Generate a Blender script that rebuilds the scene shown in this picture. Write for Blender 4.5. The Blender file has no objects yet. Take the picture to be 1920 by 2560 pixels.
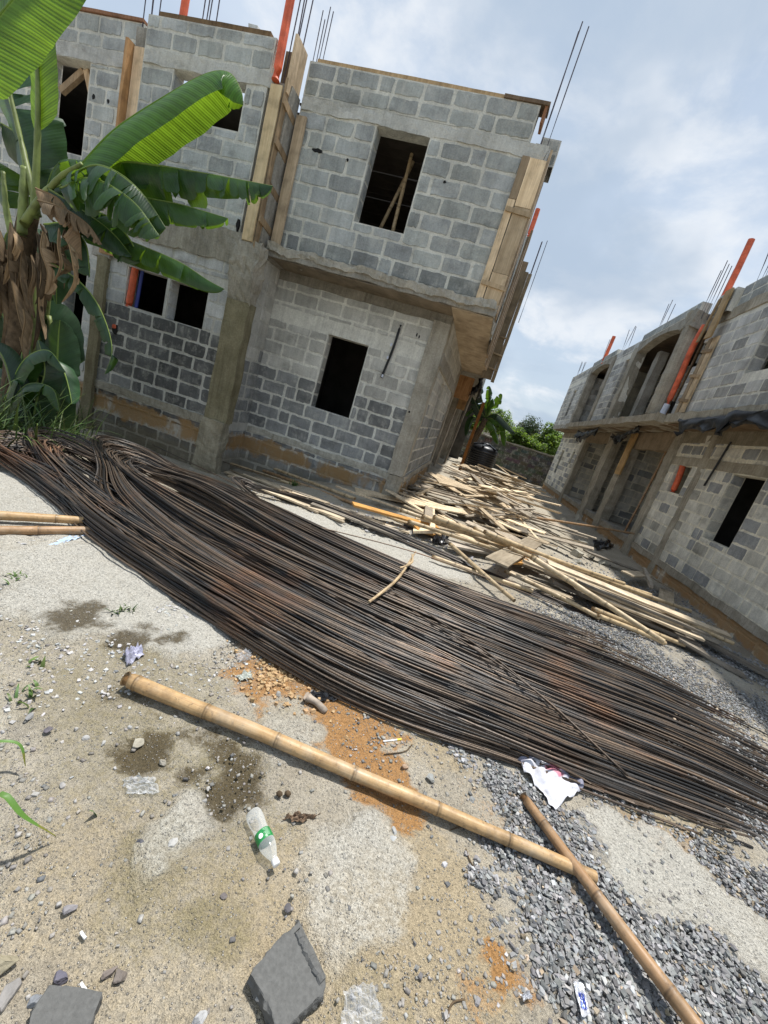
import bpy, math, random
import numpy as np
from mathutils import Vector, Matrix, noise as mnoise
R_ = random.Random(7)
sc = bpy.context.scene
COL = sc.collection
rad = math.radians

# ---------------------------------------------------------------- camera calibration (photo is 1920 x 2560)
CAMZ, FPX, CX, CY = 1.6, 1027.0, 960.0, 1280.0
def _n(v): return v / np.linalg.norm(v)
_dn = _n(np.array([-290 - CX, 5250 - CY, FPX]))
_a = np.array([1182 - CX, 1085 - CY, FPX]); _a = _n(_a - _dn * (_a @ _dn))
ROT = np.stack([np.cross(_a, -_dn), _a, -_dn])          # world <- camera (x right, y down, z forward)
def ray(u, v): return ROT @ np.array([u - CX, v - CY, FPX])
def sst(t):
    t = min(max(t, 0.0), 1.0); return t * t * (3 - 2 * t)
def gz(x, y):
    return -0.45 * sst((-x - 1.5) / 2.8) * sst((y - 3.2) / 3) - 0.2 * sst((x - 1.8) / 2.6)
def G(u, v, h=0.0):                                       # photo point -> place on the ground (raised by h)
    r = ray(u, v); z = 0.0
    for _ in range(30):
        t = (z + h - CAMZ) / r[2]; x, y = r[0] * t, r[1] * t
        z = .5 * z + .5 * gz(x, y)
    return Vector((x, y, z + h))
def PY(u, v, Y):
    r = ray(u, v); t = Y / r[1]; return Vector((r[0] * t, Y, CAMZ + r[2] * t))
def PX(u, v, X):
    r = ray(u, v); t = X / r[0]; return Vector((X, r[1] * t, CAMZ + r[2] * t))

# ---------------------------------------------------------------- object helpers
def tag(o, label=None, cat=None, group=None, kind=None):
    for k, v in (('label', label), ('category', cat), ('group', group), ('kind', kind)):
        if v: o[k] = v
    return o
def thing(name, loc, label, cat, group=None):
    o = bpy.data.objects.new(name, None); COL.objects.link(o)
    o.location = loc; o.empty_display_size = .1
    return tag(o, label, cat, group)
def world_of(o): return world_of(o.parent) @ o.matrix_parent_inverse @ o.matrix_basis if o.parent else o.matrix_basis.copy()
def adopt(o, parent):
    o.parent = parent; o.matrix_parent_inverse = world_of(parent).inverted()
def copy_tree(o, parent=None):
    c = o.copy(); COL.objects.link(c); c.parent = parent
    for ch in o.children: copy_tree(ch, c)
    return c

class MB:
    """collects geometry; build() links it as one mesh object"""
    def __init__(s): s.v = []; s.f = []; s.c = []; s.m = []; s.uv = {}
    def add(s, vs, fs, col=(1, 1, 1), mi=0):
        b = len(s.v); s.v.extend(tuple(p) for p in vs); s.c.extend([col] * len(vs))
        for f in fs: s.f.append([b + i for i in f]); s.m.append(mi)
        return b
    def build(s, name, mats, parent=None, smooth=False, loc=None):
        me = bpy.data.meshes.new(name)
        vs = s.v if loc is None else [(p[0]-loc[0], p[1]-loc[1], p[2]-loc[2]) for p in s.v]
        me.from_pydata(vs, [], s.f)
        for m in (mats if isinstance(mats, (list, tuple)) else [mats]): me.materials.append(m)
        if len(me.materials) > 1: me.polygons.foreach_set('material_index', s.m)
        at = me.attributes.new('tint', 'FLOAT_COLOR', 'POINT')
        at.data.foreach_set('color', np.array([(c[0], c[1], c[2], 1) for c in s.c], dtype=np.float32).ravel())
        if s.uv:
            ul = me.uv_layers.new(name='uv')
            for i, l in enumerate(me.loops): ul.data[i].uv = s.uv.get(l.vertex_index, (0, 0))
        if smooth: me.polygons.foreach_set('use_smooth', [True] * len(me.polygons))
        me.update()
        o = bpy.data.objects.new(name, me); COL.objects.link(o)
        if loc is not None: o.location = loc
        if parent: adopt(o, parent)
        return o
def box(mb, lo, hi, col=(1, 1, 1), mi=0):
    x0, y0, z0 = lo; x1, y1, z1 = hi
    mb.add([(x0,y0,z0),(x1,y0,z0),(x1,y1,z0),(x0,y1,z0),(x0,y0,z1),(x1,y0,z1),(x1,y1,z1),(x0,y1,z1)],
           [(0,3,2,1),(4,5,6,7),(0,1,5,4),(1,2,6,5),(2,3,7,6),(3,0,4,7)], col, mi)
def rough_box(mb, lo, hi, seg=.12, amp=.012, col=(1,1,1), mi=0, seed=0, freq=3.0):
    """box whose faces are subdivided and pushed about by noise, so edges are chipped and uneven"""
    d = [max(1, min(60, int(round((hi[i]-lo[i]) / seg)))) for i in range(3)]
    idx = {}; vs = []; fs = []
    def P(i, j, k):
        if (i,j,k) in idx: return idx[(i,j,k)]
        p = Vector((lo[0]+(hi[0]-lo[0])*i/d[0], lo[1]+(hi[1]-lo[1])*j/d[1], lo[2]+(hi[2]-lo[2])*k/d[2]))
        edge = (i in (0,d[0])) + (j in (0,d[1])) + (k in (0,d[2]))
        q = p * freq + Vector((seed*7.1, seed*3.3, seed*1.7))
        nv = mnoise.noise_vector(q) + .6*mnoise.noise_vector(q*4.3)
        p = p + nv * amp * (1.0 if edge == 1 else 1.5)
        idx[(i,j,k)] = len(vs); vs.append(p); return idx[(i,j,k)]
    for ax in range(3):
        a, b = (ax+1) % 3, (ax+2) % 3
        for side in (0, d[ax]):
            for i in range(d[a]):
                for j in range(d[b]):
                    q = []
                    for (ii, jj) in ((i,j),(i+1,j),(i+1,j+1),(i,j+1)):
                        t = [0,0,0]; t[ax] = side; t[a] = ii; t[b] = jj; q.append(P(*t))
                    fs.append(q if side else q[::-1])
    mb.add(vs, fs, col, mi)
def obox(mb, c, ux, uy, uz, col=(1,1,1), mi=0):
    """oriented box, half-extents as vectors"""
    c, ux, uy, uz = map(Vector, (c, ux, uy, uz))
    vs = [c+a*ux+b*uy+e*uz for e in (-1,1) for (a,b) in ((-1,-1),(1,-1),(1,1),(-1,1))]
    mb.add(vs, [(0,3,2,1),(4,5,6,7),(0,1,5,4),(1,2,6,5),(2,3,7,6),(3,0,4,7)], col, mi)
def frame_along(t):
    t = t.normalized(); up = Vector((0,0,1)) if abs(t.z) < .9 else Vector((1,0,0))
    a = t.cross(up).normalized(); return a, a.cross(t).normalized()
def tube(mb, pts, rads, n=8, col=(1,1,1), mi=0, cap=True, cols=None):
    pts = [Vector(p) for p in pts]; m = len(pts)
    if not isinstance(rads, (list, tuple)): rads = [rads]*m
    vs = []; fs = []; cc = []
    a = None
    for i, p in enumerate(pts):
        t = (pts[min(i+1,m-1)] - pts[max(i-1,0)])
        if t.length < 1e-9: t = Vector((0,0,1))
        t.normalize()
        if a is None: a, b = frame_along(t)
        else:
            a = (a - t*a.dot(t)); a = a.normalized() if a.length > 1e-6 else frame_along(t)[0]
            b = t.cross(a)
        for k in range(n):
            th = 2*math.pi*k/n; vs.append(p + (a*math.cos(th)+b*math.sin(th))*rads[i]); cc.append(cols[i] if cols else col)
    for i in range(m-1):
        for k in range(n):
            k2 = (k+1) % n; fs.append((i*n+k, i*n+k2, (i+1)*n+k2, (i+1)*n+k))
    if cap: fs.append(tuple(range(n))[::-1]); fs.append(tuple((m-1)*n+k for k in range(n)))
    base = mb.add(vs, fs, col, mi)
    if cols: mb.c[base:base+len(cc)] = cc
def crom(P, n):
    """Catmull-Rom through points, n samples evenly by length"""
    P = [Vector(p) for p in P]; Q = [P[0]*2-P[1]] + P + [P[-1]*2-P[-2]]; out = []
    for i in range(1, len(Q)-2):
        for k in range(16):
            t = k/16; a,b,c,d = Q[i-1:i+3]
            out.append(.5*((2*b)+(c-a)*t+(2*a-5*b+4*c-d)*t*t+(3*b-a-3*c+d)*t**3))
    out.append(P[-1])
    L = [0]
    for i in range(1, len(out)): L.append(L[-1]+(out[i]-out[i-1]).length)
    res = []; j = 0
    for k in range(n):
        s = L[-1]*k/(n-1)
        while j < len(L)-2 and L[j+1] < s: j += 1
        d = L[j+1]-L[j]; f = (s-L[j])/d if d > 0 else 0
        res.append(out[j].lerp(out[j+1], min(max(f,0),1)))
    return res

# ---------------------------------------------------------------- material helpers
class NT:
    def __init__(s, name):
        s.mat = bpy.data.materials.new(name); s.mat.use_nodes = True
        s.t = s.mat.node_tree; s.t.nodes.clear()
        s.out = s.n('ShaderNodeOutputMaterial')
    def n(s, ty, **kw):
        x = s.t.nodes.new(ty)
        for k, v in kw.items():
            if k.startswith('i_'): x.inputs[k[2:].replace('_', ' ')].default_value = v
            else: setattr(x, k, v)
        return x
    def l(s, a, b): s.t.links.new(a, b)
    def noise(s, vec, scale, detail=5, rough=.6, dist=0):
        x = s.n('ShaderNodeTexNoise'); x.inputs['Scale'].default_value = scale; x.inputs['Detail'].default_value = detail
        x.inputs['Roughness'].default_value = rough; x.inputs['Distortion'].default_value = dist
        s.l(vec, x.inputs['Vector']); return x.outputs['Fac']
    def ramp(s, fac, stops):
        x = s.n('ShaderNodeValToRGB'); e = x.color_ramp.elements
        while len(e) < len(stops): e.new(.5)
        for el, (p, c) in zip(e, stops):
            el.position = p; el.color = (c, c, c, 1) if isinstance(c, (int, float)) else (*c, 1)
        s.l(fac, x.inputs[0]); return x.outputs[0]
    def mix(s, fac, a, b, mode='MIX'):
        x = s.n('ShaderNodeMix', data_type='RGBA', blend_type=mode)
        for val, sock in ((fac, x.inputs[0]), (a, x.inputs[6]), (b, x.inputs[7])):
            if isinstance(val, (int, float)): sock.default_value = val
            elif isinstance(val, tuple): sock.default_value = (*val, 1)
            else: s.l(val, sock)
        return x.outputs[2]
    def math(s, op, a, b=0.0, clamp=False):
        x = s.n('ShaderNodeMath', operation=op, use_clamp=clamp)
        for val, sock in ((a, x.inputs[0]), (b, x.inputs[1])):
            if isinstance(val, (int, float)): sock.default_value = val
            else: s.l(val, sock)
        return x.outputs[0]
    def pos(s, scale=(1,1,1), kind='obj'):
        if kind == 'world': o = s.n('ShaderNodeNewGeometry').outputs['Position']
        else: o = s.n('ShaderNodeTexCoord').outputs['Object']
        if scale == (1,1,1): return o
        m = s.n('ShaderNodeMapping'); m.inputs['Scale'].default_value = scale; s.l(o, m.inputs[0]); return m.outputs[0]
    def attr(s, name): return s.n('ShaderNodeAttribute', attribute_name=name)
    def bump(s, h, strength=.4, dist=.02, prev=None):
        x = s.n('ShaderNodeBump'); x.inputs['Strength'].default_value = strength; x.inputs['Distance'].default_value = dist
        s.l(h, x.inputs['Height'])
        if prev is not None: s.l(prev, x.inputs['Normal'])
        return x.outputs[0]
    def bsdf(s, col, rough=.9, metal=0, normal=None, spec=.3, **kw):
        b = s.n('ShaderNodeBsdfPrincipled')
        for val, nm in ((col, 'Base Color'), (rough, 'Roughness'), (metal, 'Metallic'), (spec, 'Specular IOR Level')):
            if isinstance(val, (int, float)): b.inputs[nm].default_value = val
            elif isinstance(val, tuple): b.inputs[nm].default_value = (*val, 1)
            else: s.l(val, b.inputs[nm])
        for k, v in kw.items(): b.inputs[k.replace('_', ' ')].default_value = v
        if normal is not None: s.l(normal, b.inputs['Normal'])
        return b.outputs[0]
    def done(s, sh): s.l(sh, s.out.inputs[0]); return s.mat

def mat_masonry(name, zs, stain=(.36, .185, .055), amt=.92, thr=(.34, .48)):
    """cement blocks and mortar: colour of each block comes from its own tint; ochre mud stain between heights zs"""
    m = NT(name); p = m.pos(kind='world'); c = m.mix(1.0, m.attr('tint').outputs['Color'], (1.28, 1.28, 1.27), 'MULTIPLY')
    n1 = m.noise(p, 2.2, 6, .65); n2 = m.noise(p, 45, 3, .7)
    st = m.noise(m.pos((14, 14, .9), 'world'), 1.0, 4, .7)
    c = m.mix(1.0, c, m.ramp(n1, [(.25, .72), (.5, 1.0), (.75, 1.22)]), 'MULTIPLY')
    c = m.mix(.8, c, m.ramp(n2, [(.2, .75), (.5, 1.0), (.8, 1.25)]), 'MULTIPLY')
    c = m.mix(.55, c, m.ramp(st, [(.3, .68), (.5, 1.0), (.72, 1.18)]), 'MULTIPLY')
    sm = m.math('MULTIPLY', m.ramp(m.noise(p, 4.5, 8, .72), [(.49, 0), (.63, 1)]), m.ramp(m.noise(m.pos((20, 20, 3), 'world'), 1, 5, .7), [(.35, .1), (.65, .85)]))
    c = m.mix(m.math('MULTIPLY', sm, .75), c, m.mix(n2, (.44, .435, .39), (.62, .61, .56)))
    dk = m.ramp(m.noise(m.pos((1.2, 1.2, 2.4), 'world'), 1.3, 6, .7), [(.56, 0), (.74, .55)])
    c = m.mix(dk, c, (.12, .115, .1))
    z = m.n('ShaderNodeSeparateXYZ'); m.l(p, z.inputs[0]); z = z.outputs[2]
    zz = m.math('ADD', z, m.math('MULTIPLY', m.math('SUBTRACT', m.noise(p, 3.1, 6, .75), .5), .55))
    up = m.n('ShaderNodeMapRange', interpolation_type='SMOOTHSTEP'); m.l(zz, up.inputs[0])
    for i, v in ((1, zs[0]-.05), (2, zs[0]+.07), (3, 0), (4, 1)): up.inputs[i].default_value = v
    dn = m.n('ShaderNodeMapRange', interpolation_type='SMOOTHSTEP'); m.l(zz, dn.inputs[0])
    for i, v in ((1, zs[1]-.1), (2, zs[1]), (3, 1), (4, 0)): dn.inputs[i].default_value = v
    mask = m.math('MULTIPLY', m.math('MULTIPLY', up.outputs[0], dn.outputs[0]), m.ramp(m.noise(m.pos((1,1,.5),'world'), 1.7, 4, .7), [(thr[0], 0), (thr[1], 1)]))
    mask = m.math('MULTIPLY', mask, amt)
    sc_ = m.mix(m.noise(p, 9, 4), stain, (.33, .25, .14))
    c = m.mix(mask, c, sc_)
    # damp earth splash at the foot of the wall
    ft = m.n('ShaderNodeMapRange', interpolation_type='SMOOTHSTEP'); m.l(zz, ft.inputs[0])
    for i, v in ((1, zs[0]-.2), (2, zs[0]+.08), (3, .6), (4, 0)): ft.inputs[i].default_value = v
    c = m.mix(ft.outputs[0], c, m.mix(m.noise(p, 6, 4), (.19, .16, .1), (.28, .24, .16)))
    h = m.math('ADD', m.math('MULTIPLY', m.noise(p, 16, 6, .7), .8), m.math('MULTIPLY', n2, .5))
    return m.done(m.bsdf(c, .95, normal=m.bump(h, 1.0, .02), spec=.15))
def mat_concrete(name, base, dark, streak=True):
    m = NT(name); p = m.pos(kind='world'); t = m.attr('tint').outputs['Color']
    n1 = m.noise(p, 2.4, 7, .68); n2 = m.noise(p, 38, 4, .7)
    c = m.mix(m.ramp(n1, [(.35, 0), (.65, 1)]), dark, base)
    if streak: c = m.mix(.7, c, m.ramp(m.noise(m.pos((16, 16, .8), 'world'), 1, 4, .7), [(.3, .6), (.5, 1.0), (.75, 1.2)]), 'MULTIPLY')
    c = m.mix(.8, c, m.ramp(n2, [(.2, .65), (.5, 1.0), (.8, 1.3)]), 'MULTIPLY')
    c = m.mix(1.0, c, t, 'MULTIPLY')
    h = m.math('ADD', m.noise(p, 22, 7, .75), m.math('MULTIPLY', n2, .4))
    return m.done(m.bsdf(c, .95, normal=m.bump(h, .9, .02), spec=.15))
def mat_wood(name, a, b, axis_scale=(30, 30, 3), rough=.75):
    """sawn timber: grain along the object's own long axis, tone shifted per board"""
    m = NT(name); p = m.pos(axis_scale); t = m.attr('tint').outputs['Color']
    r = m.n('ShaderNodeObjectInfo').outputs['Random']
    g = m.noise(p, 1.0, 5, .65, .6); k = m.noise(m.pos(kind='world'), 5, 4, .6)
    c = m.mix(m.ramp(g, [(.3, 0), (.7, 1)]), a, b)
    c = m.mix(.9, c, m.ramp(k, [(.25, .55), (.5, 1.0), (.75, 1.2)]), 'MULTIPLY')
    c = m.mix(1.0, c, m.ramp(r, [(0, .5), (1, 1.25)]), 'MULTIPLY'); c = m.mix(1.0, c, t, 'MULTIPLY')
    return m.done(m.bsdf(c, rough, normal=m.bump(g, .35, .006), spec=.25))
def mat_plain(name, col, rough=.6, metal=0, nz=.25, scale=12, bump=.15, spec=.4, **kw):
    m = NT(name); p = m.pos(); n1 = m.noise(p, scale, 5, .6)
    lo = tuple(x*(1-nz) for x in col); hi = tuple(min(1, x*(1+nz)) for x in col)
    c = m.mix(m.ramp(n1, [(.3, 0), (.7, 1)]), lo, hi); c = m.mix(1.0, c, m.attr('tint').outputs['Color'], 'MULTIPLY')
    return m.done(m.bsdf(c, rough, metal, m.bump(n1, bump, .01), spec, **kw))
def mat_leaf(name, top, trans, gloss=.42, tamt=.45, vein=1.0, ribc=(.2, .27, .07)):
    m = NT(name); uv = m.n('ShaderNodeUVMap').outputs[0]; s = m.n('ShaderNodeSeparateXYZ'); m.l(uv, s.inputs[0])
    ph = m.math('ADD', m.math('MULTIPLY', s.outputs[0], 330), m.math('MULTIPLY', m.math('ABSOLUTE', s.outputs[1]), -26))
    w = m.math('SINE', ph); n1 = m.noise(m.pos(kind='world'), 3.5, 5, .6)
    w2 = m.math('SINE', m.math('MULTIPLY', ph, .31))
    hh = m.math('ADD', w, m.math('MULTIPLY', w2, 1.2))
    f = m.math('ADD', m.math('MULTIPLY', hh, .1*vein), n1)
    c = m.mix(m.ramp(f, [(.25, 0), (.75, 1)]), tuple(x*.6 for x in top), tuple(x*1.45 for x in top))
    rib = m.ramp(m.math('ABSOLUTE', s.outputs[1]), [(0, 1), (.035, .9), (.06, 0)])
    c = m.mix(rib, c, ribc); t = m.attr('tint').outputs['Color']; c = m.mix(1.0, c, t, 'MULTIPLY')
    tc = m.mix(m.ramp(f, [(.25, 0), (.75, 1)]), tuple(x*.75 for x in trans), tuple(x*1.2 for x in trans)); tc = m.mix(1.0, tc, t, 'MULTIPLY')
    nb = m.bump(hh, .25*min(1, vein+.2), .003)
    a = m.bsdf(c, gloss, normal=nb, spec=.5)
    tr = m.n('ShaderNodeBsdfTranslucent'); m.l(tc, tr.inputs[0]); m.l(nb, tr.inputs['Normal'])
    x = m.n('ShaderNodeMixShader'); x.inputs[0].default_value = tamt; m.l(a, x.inputs[1]); m.l(tr.outputs[0], x.inputs[2])
    return m.done(x.outputs[0])
# ---------------------------------------------------------------- block walls
def block_wall(mb, o, U, N, u0, u1, z0, z1, openings=(), thick=.225, colfn=None, course=.24, blk=.465, row0=None,
               rows=None, skip=(), seed=0, mort=(.40,.39,.36), prot=.009, joint=.033, reveal=True, back=True):
    """wall of cement blocks; o + u*U + z*Z, faces outward along N.  openings: (ua,ub,za,zb); skip: z-bands with no blocks (beams)"""
    rnd = random.Random(seed); o, U, N = Vector(o), Vector(U), Vector(N)
    P = lambda u, z, d: o + U*u + N*d + Vector((0, 0, z))
    flip = U.cross(Vector((0,0,1))).dot(N) < 0
    def quad(a, b, c, d, col):
        q = [0,1,2,3]; mb.add([a,b,c,d], [q[::-1] if flip else q], col)
    us = sorted({u0, u1} | {min(max(x, u0), u1) for op in openings for x in op[:2]})
    zs = sorted({z0, z1} | {min(max(x, z0), z1) for op in openings for x in op[2:]})
    def is_open(u, z): return any(a < u < b and c < z < d for a, b, c, d in openings)
    for i in range(len(us)-1):
        for j in range(len(zs)-1):
            ua, ub, za, zb = us[i], us[i+1], zs[j], zs[j+1]
            if is_open((ua+ub)/2, (za+zb)/2): continue
            quad(P(ua,za,0), P(ub,za,0), P(ub,zb,0), P(ua,zb,0), mort)
            if back: quad(P(ub,za,-thick), P(ua,za,-thick), P(ua,zb,-thick), P(ub,zb,-thick), mort)
    if reveal:
        for a, b, c, d in openings:
            a, b, c, d = max(a,u0), min(b,u1), max(c,z0), min(d,z1)
            quad(P(a,c,-thick), P(a,c,0), P(a,d,0), P(a,d,-thick), mort); quad(P(b,c,0), P(b,c,-thick), P(b,d,-thick), P(b,d,0), mort)
            quad(P(a,c,0), P(a,c,-thick), P(b,c,-thick), P(b,c,0), mort); quad(P(a,d,-thick), P(a,d,0), P(b,d,0), P(b,d,-thick), mort)
            # block faces on the two jambs
            z = (row0 if row0 is not None else z0)
            while z < d:
                za, zb = max(z, c), min(z+course, d)
                if zb - za > .1:
                    col = colfn((a+b)/2, (za+zb)/2, rnd) if colfn else (.3,.3,.29)
                    slab(mb, lambda s, t: P(a+t, za+.016+s[1], -thick+.014+s[0]), thick-.03, zb-za-.032, col, rnd, prot, flip, n=3)
                    slab(mb, lambda s, t: P(b-t, za+.016+s[1], -thick+.014+s[0]), thick-.03, zb-za-.032, col, rnd, prot, not flip, n=3)
                z += course
    for uu, zz, uu2 in ((u0, None, 0), (u1, None, 1)):
        q = [P(uu,z0,-thick), P(uu,z0,0), P(uu,z1,0), P(uu,z1,-thick)]
        quad(*(q if uu2 == 0 else q[::-1]), mort)
    quad(P(u0,z1,0), P(u1,z1,0), P(u1,z1,-thick), P(u0,z1,-thick), mort)
    # the blocks
    z = row0 if row0 is not None else z0; r = 0
    while z < z1 - .05:
        za, zb = z, min(z+course, z1)
        r += 1; z += course
        bands = [(za, zb)]
        for s0, s1 in skip:
            nb = []
            for a, b in bands:
                if s1 <= a or s0 >= b: nb.append((a, b)); continue
                if s0 - a > .07: nb.append((a, s0))
                if b - s1 > .07: nb.append((s1, b))
            bands = nb
        for a, b in bands:
            if b <= z0 + .05: continue
            # split the band at opening edges that fall inside it
            cuts = sorted({a, b} | {x for op in openings for x in op[2:] if a+.07 < x < b-.07})
            segs_by_cut = []
            for c0, c1 in zip(cuts[:-1], cuts[1:]):
                iv = [(u0, u1)]
                for oa, ob, oc, od in openings:
                    if od <= c0+.04 or oc >= c1-.04: continue
                    nv = []
                    for p, q in iv:
                        if ob <= p or oa >= q: nv.append((p, q)); continue
                        if oa - p > .05: nv.append((p, oa))
                        if q - ob > .05: nv.append((ob, q))
                    iv = nv
                segs_by_cut.append((c0, c1, iv))
            if len(segs_by_cut) > 1:                            # whole-height where free, split only over the opening
                common = segs_by_cut[0][2]
                for sgs in segs_by_cut[1:]:
                    common = [(max(p,x), min(q,y)) for p, q in common for x, y in sgs[2] if min(q,y)-max(p,x) > .05]
                jobs = [(a, b, common)]
                for c0, c1, iv in segs_by_cut:
                    rest = []
                    for p, q in iv:
                        cur = p
                        for x, y in sorted(common):
                            if y <= cur or x >= q: continue
                            if x - cur > .06: rest.append((cur, x))
                            cur = max(cur, y)
                        if q - cur > .06: rest.append((cur, q))
                    jobs.append((c0, c1, rest))
            else: jobs = segs_by_cut
            for c0, c1, iv in jobs:
                for p, q in iv:
                    u = p; first = True
                    off = (r % 2)*.5*blk + (u0 - p) % blk
                    while u < q - .04:
                        L = blk + rnd.uniform(-.02, .02)
                        if first: L = max(.12, (off % blk) or blk) ; first = False
                        elif rnd.random() < .10: L = blk*.5
                        e = u + L
                        if q - e < .12: e = q
                        w = e - u - joint*rnd.uniform(.75, 1.35); h = c1 - c0 - joint*rnd.uniform(.7, 1.25)
                        if w > .04 and h > .03:
                            col = colfn(u + w/2, c0 + h/2, rnd) if colfn else (.3,.3,.29)
                            ou, oz = u + joint/2, c0 + joint/2
                            slab(mb, lambda s, t, ou=ou, oz=oz: P(ou+s[0], oz+s[1], t), w, h, col, rnd, prot*rnd.uniform(.5,1.4), flip)
                        u = e
def slab(mb, place, w, h, col, rnd, d, flip, n=7):
    """one block face: an uneven rounded rectangle standing d proud of the mortar"""
    n2 = max(2, n//2); pts = []
    rr = min(rnd.uniform(.006,.02), w*.2, h*.2)
    def jit(s): return rnd.gauss(0, .75)*s
    for k in range(n): pts.append((rr+(w-2*rr)*k/(n-1)+jit(.004), jit(.008)))
    for k in range(1, n2+1): pts.append((w+jit(.006)-(rr*.25 if k in (1,n2) else 0), rr+(h-2*rr)*(k-1)/max(1,n2-1)+jit(.004)))
    for k in range(n): pts.append((w-rr-(w-2*rr)*k/(n-1)+jit(.004), h+jit(.006)))
    for k in range(1, n2+1): pts.append((jit(.006)+(rr*.25 if k in (1,n2) else 0), h-rr-(h-2*rr)*(k-1)/max(1,n2-1)+jit(.004)))
    m = len(pts); cx, cy = w/2, h/2
    ring2 = [((x-cx)*(1-.014/w)+cx, (y-cy)*(1-.014/h)+cy) for x, y in pts]
    tilt = (jit(.003), jit(.003))
    vs = [place(p, -.003) for p in pts] + [place(p, d + tilt[0]*(p[0]-cx)/w + tilt[1]*(p[1]-cy)/h) for p in ring2]
    fs = [(i, (i+1) % m, m+(i+1) % m, m+i) for i in range(m)] + [tuple(range(m, 2*m))]
    if flip: fs = [f[::-1] for f in fs]
    b0 = mb.add(vs, fs, col)
    for q in range(2*m):
        k = (1.18 if q < m else 1.0)*(1+rnd.gauss(0, .09)); mb.c[b0+q] = tuple(x*k for x in col)
def grey(lo, hi, warm=0.0):
    def f(u, z, rnd):
        g = rnd.uniform(lo, hi)*(1+.12*mnoise.noise(Vector((u*.9, z*.9, 3.3))))
        b = rnd.uniform(-.02, .03)
        return (g*(.97+warm), g*(1.02+warm*.6), g*(.99+b))
    return f

# ---------------------------------------------------------------- materials of the two houses
M_WALL = mat_masonry('masonry_left', (-.03, .33))
M_WALLR = mat_masonry('masonry_right', (-.2, .16), stain=(.4, .19, .06), thr=(.27, .4))
M_CONC = mat_concrete('rough_concrete', (.41, .39, .345), (.25, .235, .2))
M_PILLAR = mat_concrete('mossy_concrete', (.27, .245, .16), (.165, .145, .088))
M_FORM = mat_wood('formwork_timber', (.35, .265, .17), (.60, .49, .35), (22, 22, 1.2))
M_FORMY = mat_wood('yellow_timber', (.46, .34, .19), (.62, .50, .31), (14, 14, 1.0))
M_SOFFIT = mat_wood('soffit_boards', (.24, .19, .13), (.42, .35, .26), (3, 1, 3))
M_STEEL = mat_plain('bar_steel', (.10, .085, .1), .5, .4, .3, 40)
M_PVC = mat_plain('orange_pvc', (.66, .13, .055), .55, 0, .35, 6, .05, .4)
M_PVCB = mat_plain('blue_pvc', (.05, .07, .3), .4, 0, .15, 6, .05)
M_PVCW = mat_plain('pale_pvc', (.6, .63, .72), .4, 0, .15, 6, .05)
M_DARK = mat_plain('hole_shade_dark', (.012, .012, .012), .95, 0, .2, 10)  # near-black colour standing in for the shade inside small wall holes
M_TARP = mat_plain('black_polythene', (.014, .015, .017), .45, 0, .5, 7, .9, .35)
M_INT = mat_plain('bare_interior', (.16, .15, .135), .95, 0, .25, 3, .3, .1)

def plank(parent, name, lo, hi, mat=None, seed=0, tint=(1,1,1), amp=.004, loc=None):
    mb = MB(); rough_box(mb, lo, hi, .22, amp, tint, 0, seed, 2.0)
    c = [(lo[i]+hi[i])/2 for i in range(3)]
    return mb.build(name, mat or M_FORM, parent, loc=c)
def bars(parent, x, y, z0, z1, n=4, sp=.16, r=.009, lean=.03, seed=0):
    rnd = random.Random(seed)
    for k in range(n):
        mb = MB(); bx, by = x+sp*(k % 2)+rnd.uniform(-.02,.02), y+sp*(k//2)+rnd.uniform(-.02,.02)
        h = z1 - z0 + rnd.uniform(-.15, .05)
        dx, dy = rnd.uniform(-lean, lean)*h, rnd.uniform(-lean, lean)*h
        tube(mb, [(bx,by,z0-.1),(bx+dx*.4,by+dy*.4,z0+h*.5),(bx+dx,by+dy,z0+h)], r, 6)
        mb.build('starter_bar', M_STEEL, parent)
def pipe(parent, pts, r, mat=None, name='drain_pipe', n=16):
    mb = MB(); P = crom(pts, 12) if len(pts) > 2 else [Vector(pts[0]).lerp(Vector(pts[1]), k/8) for k in range(9)]
    tube(mb, P, r, n); return mb.build(name, mat or M_PVC, parent, smooth=False)

# ================================================================ LEFT HOUSE
X0, X1, YB = -12.5, -.32, 26.0
house = thing('block_house', (-4.5, 7.0, 0), 'unfinished two storey grey block house with an overhanging upper floor, behind the banana plant', 'house')
FX, FN = (1,0,0), (0,-1,0)
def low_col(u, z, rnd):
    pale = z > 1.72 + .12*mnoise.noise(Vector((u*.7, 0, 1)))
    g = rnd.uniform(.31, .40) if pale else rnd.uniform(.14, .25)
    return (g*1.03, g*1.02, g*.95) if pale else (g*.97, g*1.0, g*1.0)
w = MB()
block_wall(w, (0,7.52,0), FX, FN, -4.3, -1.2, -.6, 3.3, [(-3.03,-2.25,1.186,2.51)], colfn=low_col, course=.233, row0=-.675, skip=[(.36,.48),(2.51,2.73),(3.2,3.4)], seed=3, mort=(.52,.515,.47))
w.build('wall', M_WALL, house)
w = MB()
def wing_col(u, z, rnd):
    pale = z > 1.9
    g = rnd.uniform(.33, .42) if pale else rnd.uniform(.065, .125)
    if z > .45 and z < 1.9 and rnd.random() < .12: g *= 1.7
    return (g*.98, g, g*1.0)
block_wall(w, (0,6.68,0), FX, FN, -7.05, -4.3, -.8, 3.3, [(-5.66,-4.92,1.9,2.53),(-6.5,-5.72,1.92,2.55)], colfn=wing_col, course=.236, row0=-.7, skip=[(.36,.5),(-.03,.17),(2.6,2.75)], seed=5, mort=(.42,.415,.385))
w.build('wall', M_WALL, house)
w = MB()
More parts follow.
